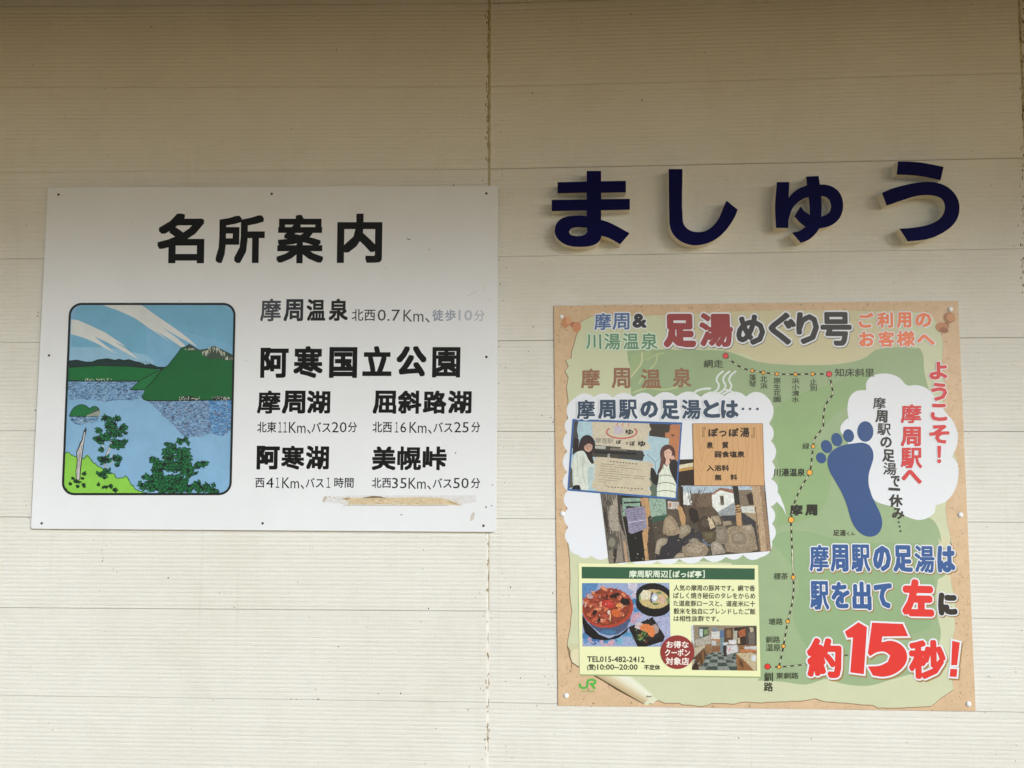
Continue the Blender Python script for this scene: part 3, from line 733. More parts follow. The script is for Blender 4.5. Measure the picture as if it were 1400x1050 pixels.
# green land
LAND = (150, 172, 134)
gm = kk(K3, 525, 372, 600, 366, 985, 366, 1150, 372) + kk(K4, 0, 440, 200, 460, 400, 462, 560, 450, 680, 420, 730, 385, 760, 365, 900, 348, 1040, 355, 1060, 400, 1065, 480, 1080, 560, 1095, 620) + \
     kk(K6, 1060, 620, 1090, 640, 1125, 700, 1140, 780) + kk(K8, 1000, 60, 1020, 170, 1040, 270, 1000, 290, 985, 400, 1000, 510, 1015, 580, 1005, 640, 900, 800, 740, 845, 620, 878, 450, 862, 400, 840, 270, 872, 130, 855, 0, 850) + \
     [(1041, 925), (1000, 770), (940, 767), (905, 770), (864, 700), (864, 560)] + kk(K3, 550, 640, 545, 560, 548, 490, 530, 430)
p.poly(gm, LAND, 3, smooth=40)
p.poly(kk(K8, 1000, 60, 1065, 60, 1070, 170, 1062, 230, 1075, 330, 1040, 270, 1020, 170), (204, 202, 168), 2.5)
p.poly(kk(K3, 700, 150, 1150, 372, 1300, 400) + kk(K4, 0, 440, 200, 458, 400, 460, 560, 448, 680, 418, 730, 385, 760, 362, 900, 345, 900, 118, 0, 115), (200, 194, 160), 2.4, smooth=40)
# darker land patches
p.poly(kk(K8, 60, 60, 200, 20, 500, 80, 900, 90, 980, 300, 960, 560, 500, 700, 300, 720, 200, 500, 230, 300), (140, 168, 126), 3.4, smooth=60)
p.poly([(1062, 720), (1120, 700), (1135, 640), (1112, 600), (1150, 560), (1190, 540), (1195, 500), (1150, 520), (1080, 545), (1060, 560), (1065, 640)], (142, 170, 122), 3.4, smooth=60)
p.poly(kk(K3, 548, 400, 620, 380, 700, 372, 620, 450, 560, 520, 545, 600, 548, 480), (158, 178, 134), 3.6, smooth=60)
p.line(kk(K3, 620, 380, 615, 450, 580, 500, 548, 540), 2.2, (196, 200, 160), 3.8, smooth=60); p.line(kk(K3, 720, 385, 705, 450, 640, 520, 600, 580), 2.6, (178, 192, 144), 3.8, smooth=60)
p.line(kk(K3, 650, 430, 700, 400, 760, 385), 2, (176, 190, 142), 3.8, smooth=60); p.line(kk(K3, 560, 640, 650, 610, 760, 620, 900, 590), 2.4, (182, 196, 148), 3.8, smooth=60)
p.done()
# rolled corner
p = Print('rolled_corner', ps, PD, PO)
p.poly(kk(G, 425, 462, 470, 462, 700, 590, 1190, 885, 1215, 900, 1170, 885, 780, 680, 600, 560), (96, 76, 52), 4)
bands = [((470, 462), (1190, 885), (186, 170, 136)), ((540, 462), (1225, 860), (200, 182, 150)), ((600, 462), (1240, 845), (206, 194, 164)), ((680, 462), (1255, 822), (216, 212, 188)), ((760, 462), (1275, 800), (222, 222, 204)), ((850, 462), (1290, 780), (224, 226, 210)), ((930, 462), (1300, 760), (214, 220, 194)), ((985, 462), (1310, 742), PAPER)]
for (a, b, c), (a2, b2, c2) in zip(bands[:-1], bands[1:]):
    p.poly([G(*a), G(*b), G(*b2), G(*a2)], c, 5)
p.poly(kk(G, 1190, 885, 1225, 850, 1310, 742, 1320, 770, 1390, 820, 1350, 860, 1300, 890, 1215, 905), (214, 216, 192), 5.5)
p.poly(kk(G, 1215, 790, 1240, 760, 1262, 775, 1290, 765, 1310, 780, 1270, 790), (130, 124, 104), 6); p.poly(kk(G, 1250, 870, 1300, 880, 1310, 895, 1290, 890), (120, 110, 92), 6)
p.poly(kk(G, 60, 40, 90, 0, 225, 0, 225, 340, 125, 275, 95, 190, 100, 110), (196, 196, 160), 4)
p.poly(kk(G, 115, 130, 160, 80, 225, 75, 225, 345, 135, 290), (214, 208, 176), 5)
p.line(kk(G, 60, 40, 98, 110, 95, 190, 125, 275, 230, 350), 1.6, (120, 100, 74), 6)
p.done()
# ---- speech clouds
p = Print('speech_cloud', ps, PD, PO)
def scallop(anch, bulge=.28, n=5):
    o = []
    N = len(anch); sg = 1 if area2(anch) > 0 else -1
    for i in range(N):
        a, b = anch[i], anch[(i+1) % N]; dx, dy = b[0]-a[0], b[1]-a[1]
        for k in range(n):
            s = k/n; h = 4*s*(1-s)*bulge*sg; o.append((a[0]+dx*s+dy*h, a[1]+dy*s-dx*h))
    return o
WHT = (222, 226, 234)
anc = [(777, 572), (786, 544)] + [(x, 543-((x-800)/245)*2+(1 if i % 2 else 0)) for i, x in enumerate((812, 838, 866, 894, 925, 958, 990, 1020, 1047))] + \
      [K5(1300, 40), K5(1312, 140), K5(1318, 260), K5(1312, 360)] + [K5(1345, 450), K5(1310, 520), K5(1318, 620), K5(1318, 720), K5(1250, 815), K5(1150, 800), K5(1050, 812), K5(920, 815), K5(780, 825), K5(650, 835), K5(500, 838), K5(372, 810), K5(270, 805), K5(190, 800), K5(140, 740), K5(135, 640), K5(132, 530), K5(128, 430), K5(128, 320), K5(130, 200), K5(128, 90)]
p.poly(scallop(anc, .22), WHT, 8)
p.poly(kk(K5, 1305, 350, 1325, 400, 1365, 460, 1388, 520, 1400, 575, 1380, 530, 1345, 492, 1300, 470), WHT, 8.5)
anc2 = kk(K4, 592, 720, 590, 645, 700, 622) + kk(K4, 698, 560, 790, 517, 900, 535, 955, 590) + kk(K4, 1040, 590, 1110, 625, 1215, 785, 1280, 880) + kk(K6, 1235, 90, 1212, 245, 1238, 350, 1215, 470, 1102, 545, 1075, 615, 990, 636, 880, 590, 820, 545, 720, 512, 690, 430, 560, 300, 520, 130, 530, 45) + kk(K4, 555, 850, 585, 818)
anc2 = kk(K4, 585, 820, 577, 740, 590, 670, 630, 630, 697, 622, 697, 575, 730, 535, 790, 517, 850, 520, 910, 545, 957, 592, 1010, 590, 1060, 600, 1100, 625, 1200, 760, 1250, 820, 1275, 880, 1288, 933) + \
    kk(K6, 1240, 90, 1236, 170, 1205, 245, 1238, 290, 1243, 370, 1222, 450, 1180, 510, 1140, 535, 1102, 545, 1095, 590, 1050, 625, 1000, 636, 950, 626, 880, 590, 850, 555, 800, 545, 722, 512, 690, 430, 560, 300, 555, 130, 518, 95, 516, 60, 535, 30, 560, 8)
p.poly(anc2, WHT, 8, smooth=50)
p.done()
# ---- steam mark above the cloud
p = Print('steam_mark', ps, PD, PO); SW = (214, 222, 222)
for dx in (0, 42, 80):
    p.line(kk(K3, 1140+dx, 500, 1105+dx, 530, 1095+dx, 560, 1110+dx, 590, 1100+dx, 620, 1050+dx, 650), 2.6, SW, 9, smooth=70)
p.line(kk(K3, 935, 660, 965, 630, 1010, 615, 1060, 612), 3, SW, 9, smooth=60); p.line(kk(K3, 1150, 620, 1190, 630, 1220, 655), 2.6, SW, 9, smooth=60)
p.done()
# ---- text machinery
def outl(s, b, col, r, o=2.2, oc=WHT, sh=None, shc=(150, 118, 74), layer=12, slope=0., lean=.025, name='heading', label=None, p=None):
    own = p is None
    q = p or Print(name, ps, PD, PO)
    bs = b if isinstance(b, list) else [b]; ss = s if isinstance(s, list) else [s]
    rs = r if isinstance(r, list) else [r]*len(ss); r_all = rs
    for c, bb, r in zip(ss, bs, rs):
        if sh: q.text(c, bb, shc, r+o, layer, slope, lean, shift=sh, inset=r)
        q.text(c, bb, oc, r+o, layer+3, slope, lean, inset=r)
        q.text(c, bb, col, r, layer+6, slope, lean)
    if own: q.done(label)
outl(['摩', '周'], [bx(K3, 315, 130, 423, 240), bx(K3, 430, 130, 540, 238)], (84, 112, 160), .6, 1.6, slope=-.01, lean=.012)
outl('&', bx(K3, 557, 133, 650, 226), (52, 52, 56), 1.3, 1.5)
outl(['川', '湯', '温', '泉'], [bx(K3, 262, 265, 360, 362), bx(K3, 378, 260, 482, 365), bx(K3, 496, 258, 600, 362), bx(K3, 612, 256, 720, 363)], (104, 142, 116), .55, 1.5, (206, 226, 208))
GS = (128, 120, 110)
outl(['足', '湯'], [bx(K3, 755, 135, 965, 352), bx(K3, 985, 130, 1200, 347)], (150, 62, 64), [2.9, 2.0], 2.3, sh=(.8, 1.2), shc=GS)
mx = [K3(1220, 140), K4(52, 335)]
outl(['め', 'ぐ', 'り', '号'], [(mx[0][0], mx[0][1], mx[1][0], mx[1][1]), bx(K4, 72, 125, 250, 335), bx(K4, 250, 125, 396, 330), bx(K4, 405, 123, 605, 340)], (48, 48, 50), 1.9, 2.2, sh=(.8, 1.2), shc=GS)
OR = (232, 126, 84)
outl(['ご', '利', '用', 'の'], [bx(K4, 648, 128, 745, 225), bx(K4, 765, 125, 868, 225), bx(K4, 890, 125, 985, 225), bx(K4, 1008, 128, 1115, 222)], OR, [1.15, .95, 1.0, 1.2], 1.3, slope=-.01)
outl(['お', '客', '様', 'へ'], [bx(K4, 650, 248, 750, 345), bx(K4, 772, 245, 878, 347), bx(K4, 890, 243, 1008, 345), bx(K4, 1020, 265, 1135, 335)], OR, [1.1, .8, .75, 1.3], 1.3, slope=-.01)
for c, b in zip('摩周温泉', ((230, 485, 352, 612), (425, 480, 545, 612), (612, 487, 742, 612), (815, 478, 935, 606))):
    p = Print('place_name', ps, PD, PO); p.text(c, bx(K3, *b), (146, 108, 86), .85, 9, 0, .015); p.done()
outl(list('摩周駅の足湯とは'), [bx(K3, *b) for b in ((203, 684, 320, 808), (338, 684, 452, 808), (470, 682, 590, 808), (608, 690, 722, 800), (738, 684, 858, 810), (872, 682, 995, 808), (1008, 684, 1118, 800), (1122, 686, 1236, 802))], (56, 74, 96), [.8, 1.15, .85, 1.5, 1.3, .85, 1.5, 1.4], 1.7, layer=30)
p = Print('dots', ps, PD, PO)
for x in (1265, 1310, 1357): p.ell(*K3(x, 742), 1.6, 1.6, (56, 74, 96), 31)
p.done()
# ---- railway map
p = Print('railway_line', ps, PD, PO)
rt = kk(K3, 1153, 403, 1215, 455, 1270, 485, 1323, 497, 1393, 510) + kk(K4, 127, 519, 246, 522, 355, 519, 460, 520, 470, 560, 478, 600, 482, 650, 460, 680, 435, 725, 424, 790, 422, 850, 400, 890, 370, 930) + \
     kk(K6, 347, 182, 340, 240, 325, 343, 275, 430, 232, 530, 211, 635, 213, 720, 222, 948) + kk(K8, 197, 130, 200, 280, 203, 330, 195, 420, 170, 524, 158, 590, 146, 660, 122, 775)
def track(pts, wd, on=5.2):
    pts = smooth_loop(pts, 60, closed=False); p.line(pts, wd, (46, 42, 34), 9)
    acc = 0; seg = []
    for a, b in zip(pts[:-1], pts[1:]):
        l = math.hypot(b[0]-a[0], b[1]-a[1]); s = 0
        while s < l:
            e = min(l, s+max(.02, on-(acc % on))); st = int(acc/on+1e-6) % 2
            if st and e-s > .2: p.line([(a[0]+(b[0]-a[0])*s/l, a[1]+(b[1]-a[1])*s/l), (a[0]+(b[0]-a[0])*e/l, a[1]+(b[1]-a[1])*e/l)], wd-.9, (206, 212, 180), 10)
            acc += e-s; s = e
track(rt, 2.3)
p.done('long dashed line down the map'); p = Print('railway_line', ps, PD, PO)
track(kk(K8, 58, 773, 122, 775, 200, 768, 275, 760), 2.0); p.done(); p = Print('railway_line', ps, PD, PO); track(kk(K8, 480, 712, 560, 700), 1.8)
p.done()
OG = (240, 172, 68)
for q, r_, c in ((K3(1153, 403), 4.2, (214, 72, 78)), (K3(1323, 498), 2.9, OG), (K3(1393, 511), 2.9, OG), (K4(127, 519), 2.9, OG), (K4(246, 522), 2.9, OG), (K4(355, 519), 2.9, OG), (K4(460, 520), 4.3, (214, 72, 78)),
                 (K6(347, 182), 3.0, OG), (K6(325, 343), 4.2, OG), (K6(211, 635), 4.4, OG), (K8(200, 280), 3.2, OG), (K8(170, 524), 3.1, OG), (K8(146, 660), 3.0, OG), (K8(122, 775), 3.0, OG), (K8(58, 773), 4.3, (224, 56, 48))):
    p = Print('station_dot', ps, PD, PO); p.ell(q[0], q[1], r_, r_, (70, 48, 30), 12); p.ell(q[0], q[1], r_-.8, r_-.8, c, 13); p.done()
TX = (66, 74, 54)
def snm(*a_):
    p = Print('station_name', ps, PD, PO); p.text(*a_); p.done()
def vert(s, k, x0, y0, x1, y1, r=.2, c=TX):
    n = len(s); h = (y1-y0)/n
    p = Print('station_name', ps, PD, PO)
    for i, ch in enumerate(s): p.text(ch, bx(k, x0, y0+i*h+1.5, x1, y0+(i+1)*h-1.5), c, r, 11)
    p.done()
snm('網走', bx(K3, 1013, 428, 1137, 480), TX, .25, 11)
vert('藻琴', K3, 1303, 520, 1348, 608, .15); vert('北浜', K4, 20, 530, 66, 616); vert('原生花園', K4, 105, 543, 152, 702); vert('浜小清水', K4, 222, 543, 270, 703); vert('止別', K4, 337, 548, 382, 630)
snm('知床斜里', bx(K4, 497, 483, 748, 537), TX, .25, 11)
snm('緑', bx(K6, 280, 160, 324, 200), TX, .15, 11); snm('川湯温泉', bx(K6, 100, 317, 297, 368), (40, 44, 30), .35, 11)
snm('摩', bx(K6, 202, 540, 284, 610), (36, 36, 28), .55, 14); snm('周', bx(K6, 298, 540, 373, 610), (36, 36, 28), .8, 14)
snm('標茶', bx(K8, 92, 255, 172, 293), TX, .2, 11); snm('塘路', bx(K8, 65, 505, 143, 543), TX, .2, 11)
snm('釧路', bx(K8, 48, 605, 128, 643), TX, .2, 11); snm('湿原', bx(K8, 48, 648, 130, 688), TX, .2, 11)
vert('釧路', K8, 38, 803, 89, 912, .35, (50, 56, 40)); snm('東釧路', bx(K8, 105, 805, 230, 841), TX, .25, 11)
snm('足湯', bx(K6, 470, 697, 549, 736), TX, .35, 11); snm('くん', bx(K6, 554, 709, 605, 732), TX, .25, 11)
# ---- footprint
p = Print('footprint', ps, PD, PO); FB = (44, 78, 132)
p.poly(kk(K6, 600, 163, 650, 159, 690, 173, 713, 205, 719, 250, 706, 300, 691, 350, 690, 420, 706, 480, 735, 540, 762, 600, 773, 650, 765, 695, 740, 727, 700, 740, 660, 730, 620, 700, 588, 650, 568, 590, 550, 530, 520, 460, 480, 390, 447, 330, 435, 280, 442, 240, 467, 208, 510, 182, 560, 168), FB, 15, smooth=60)
for x, y, rx, ry, a in ((669, 90, 50, 64, .0), (566, 116, 33, 41, -.25), (493, 140, 33, 42, -.3), (430, 183, 33, 42, -.4), (396, 253, 30, 35, -.5)):
    q = K6(x, y); p.ell(q[0], q[1], rx/4.516, ry/4.516, FB, 15, a)
p.done()
# ---- welcome words
RD = (206, 60, 62)
p = Print('welcome_text', ps, PD, PO)
for c, k, b in (('よ', K4, (1098, 440, 1216, 556)), ('う', K4, (1110, 575, 1214, 692)), ('こ', K4, (1108, 708, 1214, 820)), ('そ', K6, (1063, 48, 1188, 165))):
    bb = bx(k, *b); p.text(c, bb, WHT, 2.4, 18, inset=1.3); p.text(c, bb, RD, 1.35, 21)
p.text('！', bx(K6, 1112, 178, 1138, 286), WHT, 1.8, 18, inset=.9); p.text('！', bx(K6, 1112, 178, 1138, 286), RD, .9, 21)
for c, k, b in (('摩', K4, (918, 712, 1050, 834)), ('周', K6, (888, 60, 1012, 182)), ('駅', K6, (888, 190, 1020, 318)), ('へ', K6, (893, 325, 1018, 414))):
    p.text(c, bx(k, *b), RD, {'摩': .75, '周': 1.0, '駅': .85}.get(c, 1.5), 20)
p.done('red rounded welcome lettering')
p = Print('slogan_text', ps, PD, PO)
for c, k, b in (('摩', K4, (742, 668, 822, 744)), ('周', K4, (757, 750, 833, 830)), ('駅', K4, (768, 835, 854, 910)), ('の', K6, (762, 122, 833, 190)), ('足', K6, (775, 200, 851, 278)), ('湯', K6, (780, 282, 862, 359)), ('で', K6, (826, 362, 882, 432)),
                ('一', K6, (812, 438, 884, 455)), ('休', K6, (815, 478, 900, 556)), ('み', K6, (835, 562, 910, 632))): p.text(c, bx(k, *b), (52, 50, 46), .3 if c in '摩駅湯' else .6, 20, .06, -.03)
for x, y in ((876, 650), (882, 677), (886, 705)): q = K6(x, y); p.ell(*q, 1.3, 1.3, (52, 50, 46), 20)
p.done()
# ---- big message
BL = (50, 88, 146); BS = (156, 124, 76)
outl(list('摩周駅の足湯は'), [bx(K8, *b) for b in ((290, 100, 397, 248), (405, 98, 505, 250), (520, 98, 625, 250), (640, 105, 740, 248), (752, 102, 860, 252), (870, 103, 980, 255), (995, 105, 1095, 255))], BL, [.95, 1.3, 1.05, 1.9, 1.7, 1.05, 1.9], 1.5, sh=(1.4, 1.6), shc=BS, slope=.01)
outl(list('駅を出て'), [bx(K8, *b) for b in ((293, 300, 398, 460), (410, 305, 512, 452), (526, 303, 632, 462), (645, 312, 745, 452))], BL, [1.05, 1.6, 1.7, 2.0], 1.5, sh=(1.4, 1.6), shc=BS, slope=.01)
RR = (216, 50, 44)
outl('左', bx(K8, 800, 290, 976, 496), RR, 3.1, 2.0, sh=(1.5, 1.8), shc=BS, slope=.02)
outl('に', bx(K8, 1000, 365, 1106, 492), (44, 38, 34), 2.6, 1.6, sh=(1.3, 1.6), shc=BS, slope=.03)
outl('約', bx(K8, 276, 615, 468, 835), RR, 2.4, 2.2, sh=(1.8, 2.2), shc=BS, slope=.02)
outl('秒', bx(K8, 838, 625, 1042, 842), RR, 2.3, 2.2, sh=(1.8, 2.2), shc=BS, slope=.03)
def grow(loop, e):
    sg = 1 if area2(loop) > 0 else -1; o = []; n = len(loop)
    for i in range(n):
        a, b, c = loop[i-1], loop[i], loop[(i+1) % n]
        n1 = (b[1]-a[1], -(b[0]-a[0])); n2 = (c[1]-b[1], -(c[0]-b[0])); l1 = math.hypot(*n1) or 1; l2 = math.hypot(*n2) or 1
        nx, ny = n1[0]/l1+n2[0]/l2, n1[1]/l1+n2[1]/l2; l = math.hypot(nx, ny) or 1
        cs = max(.55, l/2); o.append((b[0]+sg*nx/l*e/cs, b[1]+sg*ny/l*e/cs))
    return o
for ii, sh_ in enumerate((kk(K8, 485, 580, 560, 528, 607, 555, 590, 815, 515, 805, 530, 612, 500, 614),
            kk(K8, 635, 530, 805, 537, 835, 605, 692, 607, 688, 638, 740, 630, 790, 648, 822, 685, 828, 735, 803, 780, 755, 815, 695, 829, 640, 822, 612, 772, 680, 767, 722, 747, 735, 712, 708, 692, 662, 694, 625, 715, 612, 700),
            kk(K8, 1078, 630, 1120, 640, 1105, 765, 1072, 765), kk(K8, 1068, 785, 1106, 787, 1102, 830, 1064, 828))):
    if ii != 3: p = Print('heading', ps, PD, PO)
    l_ = smooth_loop(sh_, 40) if ii == 1 else sh_
    p.poly([(x+1.8, y+2.2) for x, y in grow(l_, 2.4)], BS, 12+ii*.2); p.poly(grow(l_, 2.4), WHT, 15+ii*.2); p.poly(l_, RR, 18+ii*.2)
    if ii != 2: p.done()
# ---- printed cork pins
for k, pts in ((K3, ((132, 190, 27, 34, (196, 140, 100)), (150, 178, 16, 24, (214, 160, 120)), (185, 205, 26, 18, (178, 118, 82)), (205, 220, 26, 34, (200, 140, 104)))),
               (K4, ((1205, 215, 20, 30, (150, 104, 70)), (1180, 222, 42, 32, (184, 130, 92)), (1192, 240, 30, 18, (150, 98, 66)), (1228, 160, 38, 34, (160, 110, 76)), (1238, 158, 28, 26, (196, 142, 100))))):
    p = Print('printed_pin', ps, PD, PO)
    for i, (x, y, rx, ry, c) in enumerate(pts): q = k(x, y); p.ell(q[0], q[1], rx/4.667, ry/4.667, c, 12+i, .2)
    p.done()
# ---- cork flecks
p = Print('cork_fleck', ps, PD, PO)
n = 0
while n < 230:
    x, y = random.uniform(760, 1330), random.uniform(414, 968)
    e = .0; L_ = 757+(y-418)*.011; R_ = 1310+(y-411)*.0427
    if not (x < L_+15 or x > R_-24 or y < 426 or y > 955) or x < L_+2 or x > R_-2: continue
    if y > 955 and x > 895 and y < 961: continue
    p.ell(x, y, random.uniform(.3, .9), random.uniform(.25, .7), random.choice(((150, 116, 84), (120, 88, 62), (172, 134, 100))), .6, random.uniform(0, 3), 6); n += 1
p.done()['kind'] = 'stuff'

# ---- shop box
p = Print('shop_panel', ps, PD, PO)
p.poly(kk(K7, 204, 52, 1280, 62, 1296, 730, 212, 716), (150, 168, 120), 20)
p.poly(kk(K7, 200, 45, 1275, 55, 1290, 722, 208, 708), (226, 230, 184), 21)
p.poly(kk(K7, 220, 65, 1255, 75, 1255, 143, 220, 135), (48, 90, 64), 22)
p.text('摩周駅周辺', bx(K7, 503, 86, 738, 130), (214, 226, 206), .3, 24); p.text('[', bx(K7, 745, 86, 757, 132), (214, 226, 206), .2, 24); p.text('ぽっぽ亭', bx(K7, 764, 88, 938, 131), (214, 226, 206), .4, 24); p.text(']', bx(K7, 944, 86, 956, 132), (214, 226, 206), .2, 24)
DT = (58, 62, 46)
for s, b in (('人気の摩周の豚丼です。網で香', (770, 174, 1257, 211)), ('ばしく焼き秘伝のタレをからめ', (768, 220, 1259, 257)), ('た道産豚ロースと、道産米に十', (768, 267, 1259, 303)), ('穀米を独自にブレンドしたご飯', (770, 313, 1260, 350)), ('は相性抜群です。', (770, 358, 1040, 393))):
    p.text(s, bx(K7, *b), DT, .2, 24, .006)
p.text('TEL015-482-2412', bx(K7, 252, 601, 597, 636), DT, .3, 24, .008); p.text('(営)', bx(K7, 252, 646, 304, 688), DT, .3, 24); p.text('10:00~20:00', bx(K7, 312, 648, 555, 682), DT, .3, 24); p.text('不定休', bx(K7, 592, 650, 690, 684), DT, .35, 24)
p.done('pale yellow shop advertisement panel with green title strip')
# ---- food photo
PH = dict(rough=.4, noise=.28, scale=260, spec=.4)
p = Print('food_photograph', ps, PD, PH)
p.poly(kk(E, 60, 75, 1298, 72, 1316, 978, 66, 972), (150, 168, 214), 24)
p.clip = kk(E, 60, 75, 1298, 72, 1316, 978, 66, 972)
p.poly(kk(E, 60, 75, 300, 75, 260, 160, 60, 330), (84, 140, 204), 25); p.poly(kk(E, 700, 75, 850, 80, 820, 200, 720, 160), (206, 200, 220), 25)
for x, y, c in ((790, 330, (66, 132, 196)), (820, 440, (74, 140, 206)), (840, 540, (206, 160, 184)), (800, 580, (196, 150, 176)), (120, 830, (70, 132, 200)), (180, 880, (190, 160, 190)), (260, 900, (60, 120, 190)), (420, 900, (70, 150, 200)), (480, 920, (214, 160, 180)), (600, 900, (110, 180, 214)), (560, 870, (70, 140, 200)), (660, 820, (80, 150, 206)), (720, 790, (90, 160, 210)), (370, 930, (200, 170, 200)), (800, 240, (200, 190, 214)), (100, 900, (90, 150, 210))):
    for _ in range(3): q = E(x+random.uniform(-35, 35), y+random.uniform(-30, 30)); p.ell(q[0], q[1], random.uniform(2, 5), random.uniform(2, 4), c, 25.5+random.random(), 0, 9)
p.poly(kk(E, 800, 500, 1300, 560, 1316, 978, 900, 900), (170, 178, 220), 25.2)
def ee(x, y, rx, ry, c, l, a=0): q = E(x, y); p.ell(q[0], q[1], rx/10.37, ry/10.37, c, l, a, 24)
p.poly(kk(E, 62, 520, 140, 640, 300, 800, 440, 860, 600, 800, 720, 700, 700, 760, 560, 860, 380, 890, 200, 860, 100, 780, 66, 640), (26, 24, 30), 27)
p.poly(kk(E, 90, 560, 200, 690, 330, 790, 430, 815, 560, 800, 690, 720, 740, 600, 760, 480), (74, 90, 130), 28); ee(430, 770, 120, 34, (66, 120, 170), 28.5)
ee(425, 430, 365, 280, (196, 66, 44), 29, -.12); ee(415, 410, 340, 262, (150, 56, 34), 30, -.12)
random.seed(3)
for _ in range(150):
    a = random.uniform(0, 6.28); q_ = math.sqrt(random.random()); x = 405+320*q_*math.cos(a); y = 390+245*q_*math.sin(a)
    c = random.choice(((206, 88, 52), (186, 70, 44), (140, 50, 36), (220, 108, 62), (84, 32, 28), (196, 78, 52), (166, 60, 40), (230, 140, 96)))
    ee(x, y, random.uniform(14, 60), random.uniform(8, 24), c, 31+random.random()*2, random.uniform(-.9, .9))
ee(520, 250, 80, 26, (40, 26, 24), 34, -.3); ee(670, 340, 70, 50, (36, 28, 26), 34, .3); ee(430, 375, 95, 55, (206, 44, 38), 34.4, .2); ee(460, 360, 50, 34, (220, 62, 52), 34.8, .5)
ee(545, 500, 70, 55, (222, 98, 40), 34.2, .4); ee(590, 390, 55, 30, (224, 140, 70), 34.3); ee(300, 600, 20, 40, (50, 26, 24), 34.2); ee(240, 490, 30, 34, (56, 30, 26), 34.1); ee(170, 260, 50, 34, (180, 150, 160), 34.3, .5); ee(110, 380, 12, 40, (206, 170, 160), 34.4, .2); ee(440, 490, 20, 34, (226, 190, 180), 34.6); ee(460, 560, 10, 60, (232, 180, 120), 34.7)
for _ in range(22): ee(random.uniform(100, 680), random.uniform(170, 640), random.uniform(3, 9), random.uniform(3, 12), (232, 206, 196), 35, random.uniform(-1, 1))
ee(1070, 370, 255, 180, (24, 24, 28), 27, .15); ee(1075, 260, 255, 185, (30, 30, 34), 28, .1); ee(1078, 300, 215, 138, (206, 182, 116), 29, .1)
p.poly(kk(E, 870, 250, 930, 170, 1030, 190, 1040, 300, 920, 310), (226, 216, 186), 30); ee(1090, 280, 45, 62, (190, 204, 222), 31, .2); ee(1095, 285, 26, 34, (230, 234, 236), 32, .2); ee(1190, 310, 50, 60, (214, 176, 150), 31, -.3); ee(1050, 280, 22, 80, (100, 84, 104), 30.5, .1)
ee(1150, 210, 40, 18, (110, 140, 84), 31); ee(1100, 370, 46, 16, (96, 134, 74), 31); ee(880, 280, 16, 40, (120, 160, 90), 31); ee(1280, 320, 22, 46, (110, 150, 84), 31)
p.poly(kk(E, 720, 700, 1060, 560, 1235, 830, 1210, 900, 960, 978, 850, 978), (32, 28, 30), 33); p.poly(kk(E, 790, 700, 1030, 600, 1200, 820, 920, 930), (46, 38, 38), 33.5)
ee(870, 680, 60, 50, (200, 186, 190), 34); ee(1090, 730, 60, 70, (176, 150, 146), 34); p.poly(kk(E, 870, 690, 930, 655, 1020, 670, 1080, 700, 1095, 780, 1070, 840, 1020, 830, 980, 770, 900, 745), (234, 124, 62), 35, smooth=50)
for _ in range(34): ee(910+random.gauss(0, 45), 830+random.gauss(0, 40), random.uniform(8, 30), random.uniform(5, 12), random.choice(((92, 134, 60), (70, 110, 48), (120, 160, 78), (60, 90, 40))), 36+random.random(), random.uniform(-1.3, 1.3))
ee(890, 825, 14, 14, (190, 70, 60), 37.5); ee(965, 910, 10, 10, (196, 76, 60), 37.5)
p.dabs(2200, .3, 1.0, 38, .16, .6)
p.clip = None; p.done()
# ---- interior photo
p = Print('interior_photograph', ps, PD, PH)
fr = kk(Fk, 450, 95, 1345, 105, 1350, 720, 460, 710); p.poly(fr, (150, 134, 112), 24); p.clip = fr
def fp(c, l, *pts): p.poly(kk(Fk, *pts), c, l)
fp((206, 214, 226), 25, 450, 95, 475, 95, 495, 380, 455, 300); fp((150, 136, 112), 25, 480, 100, 700, 110, 700, 300, 500, 400); fp((70, 90, 76), 26, 550, 125, 690, 120, 690, 230, 560, 290); fp((196, 210, 214), 27, 562, 150, 608, 150, 608, 250, 565, 262); fp((120, 150, 96), 27, 620, 160, 680, 150, 680, 215, 625, 235)
fp((176, 170, 156), 26, 500, 300, 720, 230, 720, 355, 520, 380); fp((150, 108, 66), 26, 640, 360, 725, 350, 725, 480, 640, 500)
fp((206, 208, 204), 26, 725, 190, 840, 180, 840, 290, 725, 290); fp((120, 140, 160), 27, 745, 130, 808, 130, 808, 182, 745, 182); fp((186, 130, 80), 27, 725, 285, 840, 285, 840, 330, 725, 330); fp((190, 196, 200), 27, 728, 310, 790, 310, 790, 370, 728, 370); fp((140, 92, 62), 26, 730, 390, 850, 380, 850, 455, 730, 465)
fp((86, 116, 160), 27, 840, 165, 900, 165, 900, 265, 840, 265); fp((110, 140, 150), 27, 850, 265, 900, 265, 900, 460, 850, 460); fp((96, 70, 46), 26, 900, 140, 1020, 130, 1020, 320, 900, 330); fp((150, 110, 70), 27, 930, 160, 990, 160, 1000, 260, 940, 270)
fp((176, 176, 160), 27, 1030, 175, 1080, 175, 1080, 340, 1030, 340); fp((60, 44, 36), 26, 1030, 130, 1200, 120, 1200, 370, 1090, 380); fp((176, 92, 52), 27, 1090, 180, 1190, 140, 1195, 240, 1110, 270); fp((74, 68, 60), 26, 1200, 110, 1345, 110, 1345, 380, 1200, 370); fp((196, 180, 150), 27, 1250, 130, 1300, 130, 1305, 190, 1255, 195); fp((110, 104, 96), 27, 1230, 200, 1320, 200, 1320, 360, 1240, 360)
fp((206, 180, 140), 27.5, 1085, 270, 1115, 270, 1120, 350, 1090, 350)
